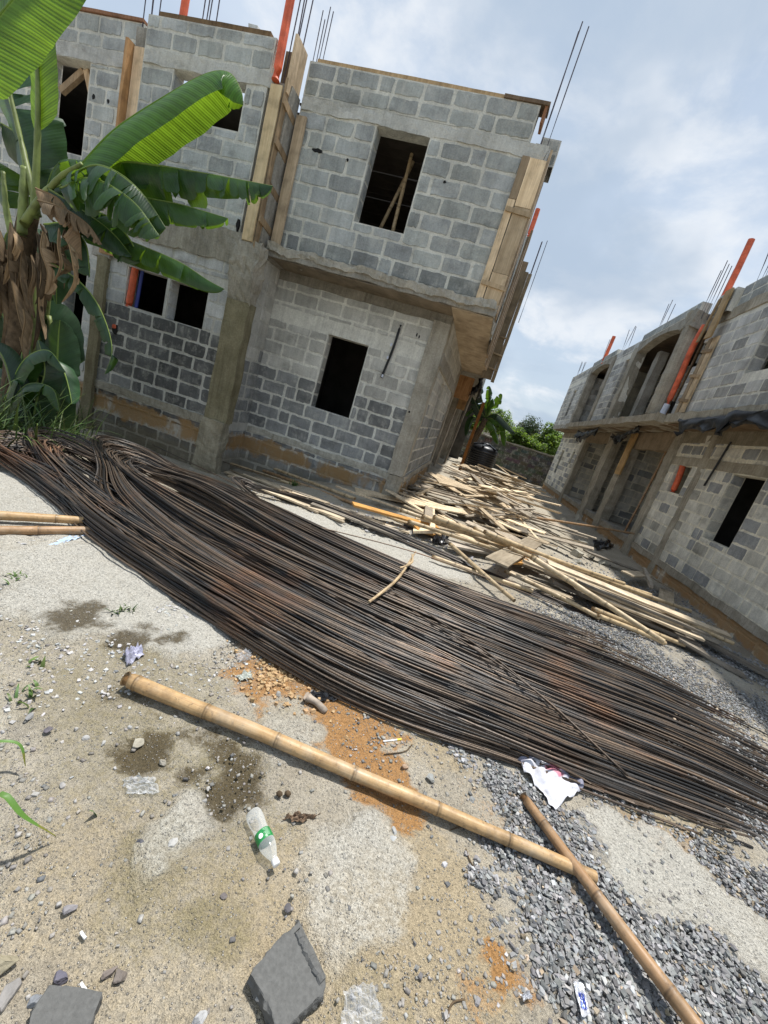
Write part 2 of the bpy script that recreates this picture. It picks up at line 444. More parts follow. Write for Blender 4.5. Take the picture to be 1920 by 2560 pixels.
block_wall(w, (0,6.93,0), FX, FN, -12.5, -7.0, -.8, 3.3, [(-8.05,-7.6,1.27,2.5)], colfn=grey(.27,.36), course=.236, row0=-.7, skip=[(.36,.5),(2.55,2.75)], seed=6, mort=(.42,.415,.39))
w.build('wall', M_WALL, house)
# return wall between wing and bay
w = MB(); block_wall(w, (-4.2,0,0), (0,1,0), (1,0,0), 6.7, 7.53, -.6, 3.3, colfn=low_col, course=.233, row0=-.675, skip=[(.36,.48)], seed=8, mort=(.36,.355,.33))
w.build('wall', M_WALL, house)
# upper storey
up_col = grey(.22, .35)
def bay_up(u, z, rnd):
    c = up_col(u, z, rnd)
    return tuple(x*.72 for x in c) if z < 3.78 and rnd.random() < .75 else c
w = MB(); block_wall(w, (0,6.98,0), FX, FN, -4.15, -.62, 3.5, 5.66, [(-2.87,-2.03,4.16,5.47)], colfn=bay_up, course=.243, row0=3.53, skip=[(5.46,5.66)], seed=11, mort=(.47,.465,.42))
w.build('wall', M_WALL, house)
w = MB(); block_wall(w, (0,6.975,0), FX, FN, -4.15, -.62, 5.66, 6.1, colfn=grey(.25,.32), course=.22, row0=5.66, seed=12, mort=(.47,.465,.42))
w.build('parapet', M_WALL, house)
w = MB(); block_wall(w, (0,6.68,0), FX, FN, -6.74, -4.56, 3.5, 6.1, [(-6.17,-4.91,4.85,5.48)], colfn=grey(.25,.38), course=.243, row0=3.5, skip=[(5.47,5.68),(3.4,3.55)], seed=13, mort=(.47,.465,.42))
w.build('wall', M_WALL, house)
w = MB(); block_wall(w, (0,6.93,0), FX, FN, -12.5, -7.05, 3.45, 6.13, [(-8.8,-7.98,4.1,5.47)], colfn=grey(.25,.34), course=.243, row0=3.45, skip=[(5.47,5.68)], seed=14, mort=(.47,.465,.42))
w.build('wall', M_WALL, house)
# alley side: lower wall, upper wall, rear
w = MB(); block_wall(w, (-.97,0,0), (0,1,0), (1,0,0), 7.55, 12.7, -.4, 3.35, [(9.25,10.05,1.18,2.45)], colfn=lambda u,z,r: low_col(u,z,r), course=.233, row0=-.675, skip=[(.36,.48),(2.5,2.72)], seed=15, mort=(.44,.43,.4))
w.build('wall', M_WALL, house)
w = MB(); block_wall(w, (-.32,0,0), (0,1,0), (1,0,0), 7.3, 24, 3.5, 5.85, colfn=grey(.25,.34), course=.243, row0=3.5, seed=16, mort=(.41,.405,.38)); w.build('wall', M_WALL, house)
w = MB(); block_wall(w, (-2.6,0,0), (0,1,0), (1,0,0), 12.7, 24, -.4, 3.35, [(14.5,15.6,.4,2.5),(19,20.2,.9,2.2)], colfn=low_col, course=.233, row0=-.675, seed=17, mort=(.4,.39,.36)); w.build('wall', M_WALL, house)
w = MB(); block_wall(w, (0,12.7,0), FX, (0,1,0), -2.6, -.97, -.4, 3.35, colfn=low_col, course=.233, row0=-.675, seed=18); w.build('wall', M_WALL, house)
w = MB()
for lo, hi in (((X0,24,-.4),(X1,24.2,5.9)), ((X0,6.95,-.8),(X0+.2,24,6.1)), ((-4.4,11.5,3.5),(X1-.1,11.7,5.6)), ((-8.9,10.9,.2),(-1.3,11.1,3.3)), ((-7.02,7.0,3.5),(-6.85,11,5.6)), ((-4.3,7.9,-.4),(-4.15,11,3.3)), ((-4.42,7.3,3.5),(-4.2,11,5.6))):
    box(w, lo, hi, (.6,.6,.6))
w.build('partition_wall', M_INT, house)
# slabs and decks
def conc(name, lo, hi, seed, amp=.015, mat=None, seg=.14, tint=(1,1,1)):
    mb = MB(); rough_box(mb, lo, hi, seg, amp, tint, 0, seed); return mb.build(name, mat or M_CONC, house)
conc('floor_slab', (-4.2,6.9,3.345), (-.28,12,3.515), 1, .02)
conc('floor_slab', (-7.1,6.72,3.30), (-4.2,12,3.47), 2, .012)
conc('floor_slab', (X0,6.97,3.30), (-7.1,12,3.44), 3, .012)
conc('floor_slab', (-4.2,12,3.345), (-.28,24,3.515), 33, .02, seg=.3)
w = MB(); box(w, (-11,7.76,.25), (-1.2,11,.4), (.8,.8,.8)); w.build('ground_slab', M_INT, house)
for k in range(8):
    y0 = 7.55 + k*1.1 if k else 6.95
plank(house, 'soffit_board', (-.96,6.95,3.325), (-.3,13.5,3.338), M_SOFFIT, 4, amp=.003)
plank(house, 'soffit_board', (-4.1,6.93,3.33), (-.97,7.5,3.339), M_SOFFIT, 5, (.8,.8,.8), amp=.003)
# roof deck boards above the bay room, with slits of light between them
rb = random.Random(5); y = 7.22
while y < 11.6:
    wd = rb.uniform(.22, .3); gap = rb.choice([.0, .006, .02, .045])
    wd = min(wd, 11.66-y)
    plank(house, 'deck_board', (-4.32,y,5.66+rb.uniform(0,.006)), (-.66,y+wd-gap-.002,5.69), M_INT, int(y*50), (.55,.5,.45)); y += wd
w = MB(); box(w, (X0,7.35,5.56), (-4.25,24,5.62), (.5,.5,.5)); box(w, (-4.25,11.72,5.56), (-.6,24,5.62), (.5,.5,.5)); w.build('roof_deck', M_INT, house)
# ground beams, lintels, columns
conc('ground_beam', (-4.2,7.5,.365), (-1.2,7.6,.475), 5, .02, seg=.06, tint=(1.35,1.35,1.3))
conc('ground_beam', (-6.95,6.655,.37), (-4.5,6.8,.5), 6, .02, seg=.07, tint=(1.05,1.03,.96))
conc('lintel_beam', (-4.2,7.49,3.18), (-.95,7.65,3.335), 8, .012, tint=(.72,.7,.66))
conc('lintel_beam', (-4.13,6.966,5.475), (-.34,7.15,5.65), 9, .016, M_WALL, .06, (.40,.40,.37))
conc('lintel_beam', (-6.72,6.664,5.48), (-4.5,6.85,5.67), 10, .016, M_WALL, .06, (.40,.40,.37))
conc('lintel_beam', (-12.4,6.915,5.475), (-7.0,7.1,5.675), 11, .014, M_WALL, .08, (.38,.38,.36))
conc('lintel_beam', (-.99,7.55,2.52), (-.93,12.7,2.75), 12, .012)
conc('wall_beam', (-6.9,6.645,3.02), (-4.45,6.75,3.5), 13, .025, tint=(1.0,.98,.92), seg=.09)
conc('ground_beam', (-1.0,7.55,.365), (-.93,12.7,.475), 14, .014)
conc('column', (-4.52,6.6,.5), (-4.1,6.82,2.5), 15, .014, M_PILLAR)
conc('column', (-4.56,6.58,-.7), (-4.12,6.82,.5), 16, .03, M_CONC, .07, (.95,.92,.8))
conc('column', (-4.55,6.6,2.5), (-4.1,6.82,3.42), 17, .045, M_CONC, .08, (1.05,1.02,.95))
conc('column', (-7.07,6.6,-.7), (-6.87,6.8,2.58), 18, .01, M_PILLAR)
conc('column', (-7.2,6.62,2.55), (-6.85,6.95,3.5), 19, .02)
conc('column', (-1.24,7.47,.47), (-.945,7.75,3.2), 20, .012, None, .1, (1.12,1.1,1.05))
conc('column', (-1.23,7.485,-.5), (-.95,7.75,.47), 21, .02, None, .09, (1.0,.97,.9))
conc('column', (-.66,7.0,3.5), (-.34,7.3,5.5), 22, .012)
conc('column', (-4.5,6.72,3.47), (-4.2,7.0,5.6), 23, .012)
conc('column', (-7.04,6.8,3.47), (-6.75,7.0,6.0), 24, .012)
for y in (13.4, 17.2, 21.0, 23.7):
    conc('column', (-1.25,y,-.3), (-.97,y+.28,3.33), 25+int(y), .015, None, .2, (1.1,1.05,.98))
# splash of rough mortar lumps along the edge of the slab
conc('mortar_ridge', (-4.15,6.86,3.41), (-.3,6.93,3.525), 31, .035, seg=.05, tint=(1.25,1.23,1.18))
# formwork: left column
fw = thing('formwork', (0,0,0), None, None); adopt(fw, house); del_keys = None
def form(name_seed): 
    e = bpy.data.objects.new('formwork_panel', None); COL.objects.link(e); adopt(e, house); return e
bpy.data.objects.remove(fw)
f = form(0)
plank(f, 'board', (-4.46,6.60,3.40), (-4.275,6.635,5.5), M_FORMY, 1)
plank(f, 'board', (-4.255,6.62,3.32), (-4.225,6.80,5.62), None, 2, (.72,.64,.55))
plank(f, 'board', (-4.250,6.805,3.30), (-4.222,6.95,5.6), None, 3, (.82,.78,.74))
plank(f, 'board', (-4.15,6.915,3.42), (-3.985,6.95,5.36), None, 4, (.98,.95,.92))
plank(f, 'board', (-4.25,6.63,5.45), (-4.21,6.98,6.16), None, 5, (1.05,1.0,.94))
plank(f, 'board', (-4.56,6.96,5.72), (-4.25,6.99,6.15), None, 6, (.7,.66,.6))
for k, z in enumerate((3.72, 4.22, 4.78, 5.3)):
    mb = MB(); obox(mb, (-4.205,6.77,z), (.014,0,0), (0,.19,-.03), (0,.006,.05), (.8,.72,.62)); mb.build('batten', M_FORM, f, loc=(-4.205,6.77,z))
# formwork: right corner of the bay
f = form(1)
plank(f, 'board', (-.645,6.905,3.47), (-.538,6.94,4.9), None, 7, (1.2,1.16,1.08)); plank(f, 'board', (-.642,6.905,4.908), (-.535,6.94,5.45), None, 77, (1.05,1.0,.93))
plank(f, 'board', (-.527,6.90,3.46), (-.29,6.937,3.93), None, 8, (1.2,1.15,1.06)); plank(f, 'board', (-.524,6.902,3.938), (-.29,6.937,4.82), None, 78, (1.05,1.02,.96)); plank(f, 'board', (-.527,6.90,4.828), (-.29,6.937,5.44), None, 79, (1.25,1.2,1.1))
plank(f, 'board', (-.295,6.94,3.45), (-.262,7.25,5.6), None, 9, (.9,.86,.82))
plank(f, 'board', (-.297,7.26,3.45), (-.258,7.6,5.5), None, 10, (.85,.8,.74))
for k, z in enumerate((3.75, 4.75)):
    mb = MB(); obox(mb, (-.44,6.885,z), (.19,0,-.012), (0,.014,0), (0,0,.03), (.85,.8,.72)); mb.build('batten', M_FORM, f, loc=(-.44,6.885,z))
# long shutter boards hung on the alley side
f = form(2)
for k, (y0, y1, z0, z1, x) in enumerate(((8.6,9.0,3.1,5.2,-.24),(9.05,9.5,2.95,5.5,-.22),(9.55,9.9,3.0,4.9,-.2))):
    plank(f, 'board', (x-.02,y0,z0), (x+.02,y1,z1), None, 20+k, (.75,.7,.66))
plank(f, 'board', (-.33,12.45,3.15), (-.03,12.49,6.0), None, 25, (.72,.68,.6)); plank(f, 'board', (-.025,12.44,3.1), (.07,12.48,5.97), None, 26, (.66,.62,.55)); plank(f, 'board', (-.36,12.5,5.7), (-.12,12.54,6.25), None, 27, (.5,.44,.38))
for z in (3.45, 3.85, 4.3):
    mb = MB(); obox(mb, (-.14,12.42,z), (.2,0,-.02), (0,.015,0), (0,0,.02), (.6,.55,.48)); mb.build('batten', M_FORM, f, loc=(-.14,12.42,z))
# formwork post in the inner corner at the far left
f = form(3)
plank(f, 'board', (-7.0,6.755,4.3), (-6.77,6.79,5.71), None, 30, (1.25,1.2,1.15))
plank(f, 'board', (-7.06,6.64,4.2), (-7.01,6.9,5.73), None, 31, (.85,.62,.42))
f = form(4)
plank(f, 'board', (-7.05,6.6,2.62), (-6.6,6.64,2.77), None, 32, (.75,.55,.38)); plank(f, 'board', (-6.58,6.6,2.60), (-6.05,6.63,2.78), None, 33, (.78,.55,.36))
plank(f, 'board', (-6.4,6.56,2.57), (-5.9,6.63,2.62), None, 34, (.4,.35,.3))
f = form(7)
for a, b in (((-8.72,7.1,5.05),(-8.35,7.15,5.44)), ((-8.25,7.12,5.44),(-8.0,7.1,4.95)), ((-8.4,7.6,3.5),(-8.38,7.62,5.5)), ((-6.0,7.05,5.2),(-5.7,7.1,5.46))):
    a, b = Vector(a), Vector(b); mb = MB(); d = (b-a)/2; obox(mb, (a+b)/2, d, (0,.04,0), Vector((d.z,0,-d.x)).normalized()*.05, (1.1,1,.9)); mb.build('brace', M_FORM, f, loc=tuple((a+b)/2))
# coping timbers on the wall heads
plank(house, 'coping_board', (-4.05,7.0,6.105), (-.75,7.2,6.165), None, 35, (.75,.66,.52))
plank(house, 'coping_board', (-1.15,6.95,6.105), (-.5,7.2,6.15), None, 36, (.38,.33,.3))
plank(house, 'coping_board', (-.56,6.97,5.9), (-.52,7.2,6.15), None, 37, (.5,.3,.22))
plank(house, 'coping_board', (-12.4,6.9,6.135), (-7.05,7.1,6.18), None, 38, (.6,.38,.3))
plank(house, 'coping_board', (-6.6,6.72,6.11), (-4.7,6.9,6.19), None, 39, (.62,.5,.36))
w = MB(); block_wall(w, (0,7.4,0), FX, FN, -.48, -.2, 5.65, 6.0, colfn=grey(.2,.26), course=.18, row0=5.65, seed=44, thick=.4); w.build('parapet', M_WALL, house)
w = MB(); rough_box(w, (-5.1,6.75,6.1), (-4.95,6.95,6.25), .1, .02, (.55,.57,.57), 0, 9); w.build('parapet', M_WALL, house)
# drain pipes and starter bars
pipe(house, [(-4.44,6.66,5.58),(-4.49,6.72,6.4),(-4.52,6.75,7.3)], .06)
pipe(house, [(-6.26,6.8,6.08),(-6.27,6.82,6.6),(-6.28,6.84,7.2)], .055)
pipe(house, [(-6.44,6.72,1.9),(-6.43,6.73,2.3),(-6.42,6.74,2.75)], .055)
pipe(house, [(-6.35,6.78,1.85),(-6.34,6.79,2.3),(-6.33,6.8,2.75)], .03, M_PVCB)
pipe(house, [PY(1322,590,14.5), PY(1334,556,14.5), PY(1345,523,14.5)], .07)
bars(house, -7.05, 6.9, 6.1, 7.1, 4, .14, seed=1); bars(house, -5.95, 6.8, 6.1, 7.0, 4, .13, seed=2)
bars(house, -4.38, 6.78, 5.5, 7.1, 4, .12, seed=3); bars(house, -4.1, 7.0, 6.1, 6.8, 4, .07, .007, .01, seed=4)
bars(house, -.47, 7.05, 5.5, 7.15, 3, .09, .009, .01, seed=5); bars(house, .04, 13, 5.0, 7.05, 3, .12, .01, .01, seed=6)
# conduit chase, then flat dark patches painting the shade inside small wall holes
mb = MB(); tube(mb, crom([(-1.79,7.50,2.98),(-1.8,7.49,2.6),(-1.83,7.49,2.3),(-1.86,7.49,2.05)], 14), .022, 6); mb.build('conduit', M_TARP, house)
for z in (2.38, 2.6, 2.06):
    mb = MB(); rough_box(mb, (-1.86,7.455,z), (-1.83,7.475,z+.05), .03, .003); mb.build('conduit_clip', M_PVCW, house)
def hole_patch(x, y, z, a, b, seed):  # flat dark patch on the wall face, its colour painting a hole's shade
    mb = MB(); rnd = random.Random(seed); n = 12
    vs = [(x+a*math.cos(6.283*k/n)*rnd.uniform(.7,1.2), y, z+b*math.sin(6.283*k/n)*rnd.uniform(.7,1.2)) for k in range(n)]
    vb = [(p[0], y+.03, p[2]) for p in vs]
    mb.add(vs+vb, [tuple(range(n))[::-1]]+[(i,(i+1)%n,n+(i+1)%n,n+i) for i in range(n)]); mb.build('hole_shade_patch', M_DARK, house)
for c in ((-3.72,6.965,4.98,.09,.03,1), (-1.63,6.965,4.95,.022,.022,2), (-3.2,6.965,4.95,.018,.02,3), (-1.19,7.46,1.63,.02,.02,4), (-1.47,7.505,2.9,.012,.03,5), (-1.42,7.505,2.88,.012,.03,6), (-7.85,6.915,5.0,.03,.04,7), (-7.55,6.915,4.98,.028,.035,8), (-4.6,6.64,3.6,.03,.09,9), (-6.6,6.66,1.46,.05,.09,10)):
    hole_patch(*c)
pipe(house, [(-6.66,6.7,1.5),(-6.6,6.64,1.51)], .035)
# black polythene rags hanging under the overhang on the alley side
def rag(parent, pts, drop, seed, name='plastic_sheet', mat=None):
    rnd = random.Random(seed); P = crom(pts, 26); mb = MB(); vs = []; fs = []; m = 6
    for i, p in enumerate(P):
        d = drop*(.5+.5*abs(mnoise.noise(Vector((i*.31, seed, 0))))*2)
        for j in range(m):
            q = Vector(p); q.z -= d*j/(m-1)
            q += mnoise.noise_vector(Vector((i*.45, j*.8, seed)))*.13*(j/(m-1)+.3) + mnoise.noise_vector(Vector((i*1.1, j*.5, seed+5)))*.05; vs.append(q)
    for i in range(len(P)-1):
        for j in range(m-1): fs.append((i*m+j, (i+1)*m+j, (i+1)*m+j+1, i*m+j+1))
    mb.add(vs, fs); o = mb.build(name, mat or M_TARP, parent, smooth=True)
    s = o.modifiers.new('thickness', 'SOLIDIFY'); s.thickness = .006; return o
rag(house, [(-.3,13.4,3.3),(-.45,13.6,2.95),(-.8,13.8,3.2)], .35, 1)
rag(house, [(-.28,13.3,3.4),(-.28,15,3.25),(-.3,18,3.35)], .5, 2)
plank(house, 'soffit_board', (-.98,13.6,2.5), (-.5,13.66,3.2), None, 41, (.6,.4,.25)); plank(house, 'soffit_board', (-.9,16.0,2.3), (-.6,16.1,3.3), None, 42, (.7,.5,.3))
# ================================================================ RIGHT HOUSE
house_left = house
house = thing('block_house', (5.5, 14, -.2), 'unfinished two storey grey block house with arched balconies on the right side of the alley', 'house')
SU, SN = (0,1,0), (-1,0,0)
def rcol(u, z, rnd):
    g = rnd.uniform(.42, .53) if rnd.random() < .6 else rnd.uniform(.22, .31)
    return (g*1.04, g*1.01, g*.90) if g > .28 else (g*.97, g, g*1.02)
MR = (.6,.57,.48)
w = MB(); block_wall(w, (4.9,0,0), SU, SN, 3.5, 11.95, -.9, 3.1, [(8.14,9.05,1.03,2.34),(10.6,11.3,1.69,2.35),(5.0,6.0,1.03,2.34)], colfn=rcol, course=.242, row0=-.77, skip=[(.07,.2),(2.36,2.56)], seed=61, mort=MR)
w.build('wall', M_WALLR, house)
w = MB(); block_wall(w, (4.9,0,0), SU, SN, 20.5, 25.7, -.9, 3.1, [(23.8,24.35,.9,2.2),(21.5,21.85,1.6,2.25)], colfn=rcol, course=.242, row0=-.77, skip=[(.07,.2)], seed=62, mort=MR)
w.build('wall', M_WALLR, house)
# plinth under the porches and their inner walls
w = MB(); block_wall(w, (4.9,0,0), SU, SN, 11.95, 20.5, -.9, .2, colfn=rcol, course=.242, row0=-.77, skip=[(.07,.2)], seed=63, mort=MR); w.build('plinth', M_WALLR, house)
w = MB(); block_wall(w, (7.1,0,0), SU, SN, 11.95, 20.5, .2, 3.1, [(15.2,16.1,.25,2.4)], colfn=rcol, course=.242, row0=.2, seed=64, mort=MR); w.build('wall', M_WALLR, house)
for k, y in enumerate((14.95, 17.1, 20.5)):
    w = MB(); block_wall(w, (0,y,0), (1,0,0), (0,-1,0), 5.0, 7.1, .2, 3.1, [(5.25,6.1,.25,2.4)] if k == 5 else (), colfn=rcol, course=.242, row0=.2, seed=65+k, mort=MR); w.build('wall', M_WALLR, house)
conc('ground_beam', (4.865,3.5,.06), (4.98,11.95,.2), 50, .014, tint=(1.1,1.05,.98)); conc('ground_beam', (4.865,11.95,.06), (5.0,25.7,.2), 51, .014, tint=(1.05,1,.92), seg=.25)
conc('lintel_beam', (4.885,3.5,2.36), (5.0,11.95,2.56), 52, .012, tint=(1.15,1.1,1.0))
conc('wall_beam', (4.88,3.5,2.9), (5.0,25.7,3.2), 53, .02, tint=(.85,.8,.7), seg=.22)
conc('porch_floor', (4.86,12.0,.19), (7.1,20.5,.24), 54, .01, seg=.3)
for k, (ya, yb) in enumerate(((11.6,11.95),(14.45,15.0),(16.4,16.95),(16.98,17.1),(20.3,20.65),(10.1,10.35))):
    conc('column', (4.83 if k < 5 else 4.878, ya, -.3 if k < 5 else -.75), (5.1,yb,3.15), 55+k, .018, None, .14, (1.12,1.08,1.0))
w = MB()
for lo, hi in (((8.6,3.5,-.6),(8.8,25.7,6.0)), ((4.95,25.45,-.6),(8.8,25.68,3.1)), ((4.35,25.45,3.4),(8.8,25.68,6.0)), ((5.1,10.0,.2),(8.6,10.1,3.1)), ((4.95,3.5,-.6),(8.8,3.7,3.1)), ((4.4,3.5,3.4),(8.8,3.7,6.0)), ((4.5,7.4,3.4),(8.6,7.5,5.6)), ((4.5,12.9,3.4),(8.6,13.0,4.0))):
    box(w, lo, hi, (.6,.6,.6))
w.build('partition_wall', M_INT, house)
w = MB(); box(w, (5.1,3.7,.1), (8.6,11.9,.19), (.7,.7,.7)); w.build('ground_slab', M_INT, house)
# slab and upper storey
conc('floor_slab', (4.2,3.5,3.2), (8.7,11.3,3.4), 70, .02, tint=(1.1,1.06,.97)); conc('floor_slab', (3.98,11.3,3.17), (8.7,21.3,3.36), 71, .02, tint=(1.08,1.03,.94), seg=.2)
conc('floor_slab', (4.2,21.3,3.2), (8.7,25.7,3.4), 72, .02, seg=.25)
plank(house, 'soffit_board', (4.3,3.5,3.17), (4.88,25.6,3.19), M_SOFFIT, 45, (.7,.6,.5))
def rup(u, z, rnd):
    g = rnd.uniform(.31,.43) if rnd.random() < .7 else rnd.uniform(.21,.28)
    return (g, g*1.0, g*.97)
w = MB(); block_wall(w, (4.3,0,0), SU, SN, 3.5, 11.4, 3.4, 5.45, [(8.1,9.13,4.08,5.33),(10.95,11.4,4.55,5.1)], colfn=rup, course=.243, row0=3.42, skip=[(5.36,5.5)], seed=73, mort=(.52,.51,.46)); w.build('wall', M_WALLR, house)
w = MB(); block_wall(w, (4.3,0,0), SU, SN, 3.5, 10.65, 5.67, 6.1, colfn=grey(.24,.31), course=.215, row0=5.67, seed=74, mort=(.52,.51,.46)); w.build('parapet', M_WALLR, house)
w = MB(); block_wall(w, (4.18,0,0), SU, SN, 10.68, 11.35, 5.6, 6.08, colfn=grey(.24,.3), course=.24, row0=5.6, seed=75, mort=(.52,.51,.46)); w.build('parapet', M_WALLR, house)
conc('lintel_beam', (4.27,3.5,5.45), (4.5,11.3,5.67), 76, .014, tint=(1.15,1.1,1.0))
# arched balconies
w = MB(); block_wall(w, (4.12,0,0), SU, SN, 15.35, 18.0, 3.36, 6.0, [(15.75,16.4,3.36,5.5)], colfn=rup, course=.243, row0=3.36, skip=[(5.5,5.7)], seed=77, mort=(.52,.51,.46)); w.build('wall', M_WALLR, house)
w = MB(); block_wall(w, (4.2,0,0), SU, SN, 21.05, 25.7, 3.4, 6.15, [(23.2,23.8,3.85,5.2)], colfn=rup, course=.243, row0=3.4, skip=[(5.5,5.7)], seed=78, mort=(.52,.51,.46)); w.build('wall', M_WALLR, house)
def arch(ya, yb, zs, zc, zt, x, d, seed):
    mb = MB(); n = 22; V = []
    for k in range(n+1):
        t = k/n; y = ya+(yb-ya)*t; zb = zs+(zc-zs)*(1-(2*t-1)**2)+.012*mnoise.noise(Vector((k*.9,seed,0)))
        V += [(x,y,zb),(x,y,zt),(x+d,y,zb),(x+d,y,zt)]
    F = []
    for k in range(n):
        a, b = 4*k, 4*k+4
        F += [(a,a+1,b+1,b),(a+2,b+2,b+3,a+3),(a,b,b+2,a+2),(a+1,a+3,b+3,b+1)]
    F += [(0,2,3,1),(4*n,4*n+1,4*n+3,4*n+2)]
    mb.add(V, F, (1.0,.99,.95)); mb.build('arch_beam', M_CONC, house)
arch(12.2,15.5,5.52,5.78,5.9,4.08,.25,1); arch(17.85,21.2,5.55,5.8,5.95,4.08,.25,2)
w = MB(); block_wall(w, (4.08,0,0), SU, SN, 11.9, 15.4, 5.9, 6.12, colfn=grey(.25,.32), course=.22, row0=5.9, seed=79, mort=(.52,.51,.46)); w.build('parapet', M_WALLR, house)
w = MB(); block_wall(w, (4.08,0,0), SU, SN, 17.9, 21.1, 5.95, 6.17, colfn=grey(.25,.32), course=.22, row0=5.95, seed=80, mort=(.52,.51,.46)); w.build('parapet', M_WALLR, house)
mb = MB(); P = [(4.2,12.05,3.3+.1*k) for k in range(25)]
tube(mb, P, [.22+.014*mnoise.noise(Vector((k*.6,1,2))) for k in range(25)], 14, (1.1,1.07,1.0)); mb.build('round_column', M_CONC, house)
mb = MB(); rough_box(mb, (3.98,11.75,5.5), (4.45,12.35,5.88), .09, .05, (1.0,1.0,.97), 0, 81); mb.build('column_head', M_CONC, house)
conc('column', (4.06,15.35,3.3), (4.36,15.75,5.75), 82, .015, None, .16, (1.05,1.02,.95)); conc('column', (4.5,14.6,3.3), (4.75,14.9,5.6), 83, .012, None, .16)
conc('column', (4.06,17.75,3.3), (4.36,18.1,5.85), 84, .015, None, .16, (1.1,1.06,1.0)); conc('column', (4.06,20.85,3.3), (4.36,21.2,5.9), 85, .015, None, .16, (1.08,1.05,1.0))
w = MB(); block_wall(w, (5.7,0,0), SU, SN, 11.4, 21.1, 3.4, 5.6, [(12.8,14.5,3.4,5.3),(18.3,19.2,3.4,5.2)], colfn=rup, course=.243, row0=3.4, seed=86, mort=MR); w.build('wall', M_WALLR, house)
w = MB(); block_wall(w, (0,18.05,0), (1,0,0), (0,1,0), 4.3, 5.7, 3.4, 5.6, colfn=rup, course=.243, row0=3.4, seed=87, mort=MR); w.build('wall', M_WALLR, house)
w = MB(); block_wall(w, (0,21.05,0), (1,0,0), (0,-1,0), 4.3, 5.7, 3.4, 5.6, colfn=rup, course=.243, row0=3.4, seed=88, mort=(.3,.29,.26)); w.build('wall', M_WALLR, house)
rb = random.Random(8); y = 11.4
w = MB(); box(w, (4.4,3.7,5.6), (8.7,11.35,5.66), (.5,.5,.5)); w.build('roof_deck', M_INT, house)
while y < 25.3:
    wd = rb.uniform(.25,.34); gap = rb.choice([0,0,0,0,.012]); plank(house, 'deck_board', (4.36,y,5.86), (8.7,y+wd-gap-.003,5.89), M_INT, int(y*40), (.6,.5,.4)); y += wd
# formwork, pipes, bars
f = form(5)
plank(f, 'board', (4.235,10.9,3.42), (4.27,11.06,5.1), None, 90, (.95,.9,.82)); plank(f, 'board', (4.235,10.66,3.42), (4.27,10.87,5.1), None, 91, (1.05,1.0,.92))
plank(f, 'board', (4.10,10.72,5.05), (4.14,10.98,6.06), M_FORMY, 92, (.8,.72,.62)); 
mb = MB(); obox(mb, (4.12,11.2,5.5), (.015,0,0), (0,.05,.0), (0,-.08,.45), (.75,.66,.5)); mb.build('brace', M_FORM, f, loc=(4.12,11.2,5.5))
for z in (3.7, 4.25, 4.8):
    mb = MB(); obox(mb, (4.22,10.87,z), (.012,0,0), (0,.22,.03), (0,-.004,.035), (.8,.7,.58)); mb.build('batten', M_FORM, f, loc=(4.22,10.87,z))
pipe(house, [(4.22,11.62,3.62),(4.22,11.62,4.2),(4.17,11.55,5.0),(4.2,11.5,5.5)], .065)
pipe(house, [(4.2,11.62,3.38),(4.22,11.62,3.66)], .07, M_PVCW)
pipe(house, [(4.28,11.42,5.9),(4.29,11.4,6.6),(4.3,11.42,7.32)], .065)
pipe(house, [(4.3,11.62,5.8),(4.33,11.64,6.8)], .022, M_STEEL, 'iron_pipe')
pipe(house, [(4.1,19.6,5.9),(4.1,19.5,7.0)], .07)
pipe(house, [(4.98,11.1,1.7),(4.98,11.12,2.0),(4.95,11.14,2.36)], .065)
bars(house, 4.15, 11.75, 5.8, 6.95, 4, .12, seed=11); bars(house, 4.35, 10.15, 6.0, 6.9, 5, .12, .009, .12, seed=12)
bars(house, 4.2, 14.6, 6.0, 7.0, 3, .12, seed=13); bars(house, 4.2, 17.6, 6.0, 7.0, 3, .14, .01, .08, seed=14)
bars(house, 4.2, 20.3, 6.1, 7.1, 4, .12, .01, seed=15); bars(house, 4.3, 25.2, 6.1, 7.0, 4, .14, .011, .05, seed=16)
f = form(6)
plank(f, 'board', (4.75,14.3,1.75), (4.8,14.75,3.1), M_FORMY, 93, (.75,.62,.45)); plank(f, 'board', (4.9,12.1,2.95), (5.9,12.4,3.0), M_FORMY, 94, (.7,.5,.3)); plank(f, 'board', (4.9,13.0,2.9), (6.0,13.3,2.96), M_FORMY, 95, (.8,.5,.28))
rag(house, [(4.15,6.0,3.25),(4.12,8,3.28),(4.15,9.5,3.22),(4.2,10.5,3.25)], .42, 5); rag(house, [(4.3,13,3.2),(4.5,15,2.95),(4.7,16.5,3.1)], .3, 6); rag(house, [(4.2,16.5,3.2),(4.25,18.5,3.0),(4.4,20.5,3.15)], .45, 7)
mb = MB(); tube(mb, crom([(4.85,9.55,2.95),(4.84,9.6,2.5),(4.85,9.7,2.0)], 12), .02, 6); mb.build('conduit', M_TARP, house)
conc('lintel_beam', (4.85,11.95,2.65), (5.05,14.5,3.15), 96, .02, tint=(.9,.75,.6)); conc('lintel_beam', (4.85,17.1,2.75), (5.05,20.4,3.15), 97, .02, tint=(.85,.72,.58))
house_right = house
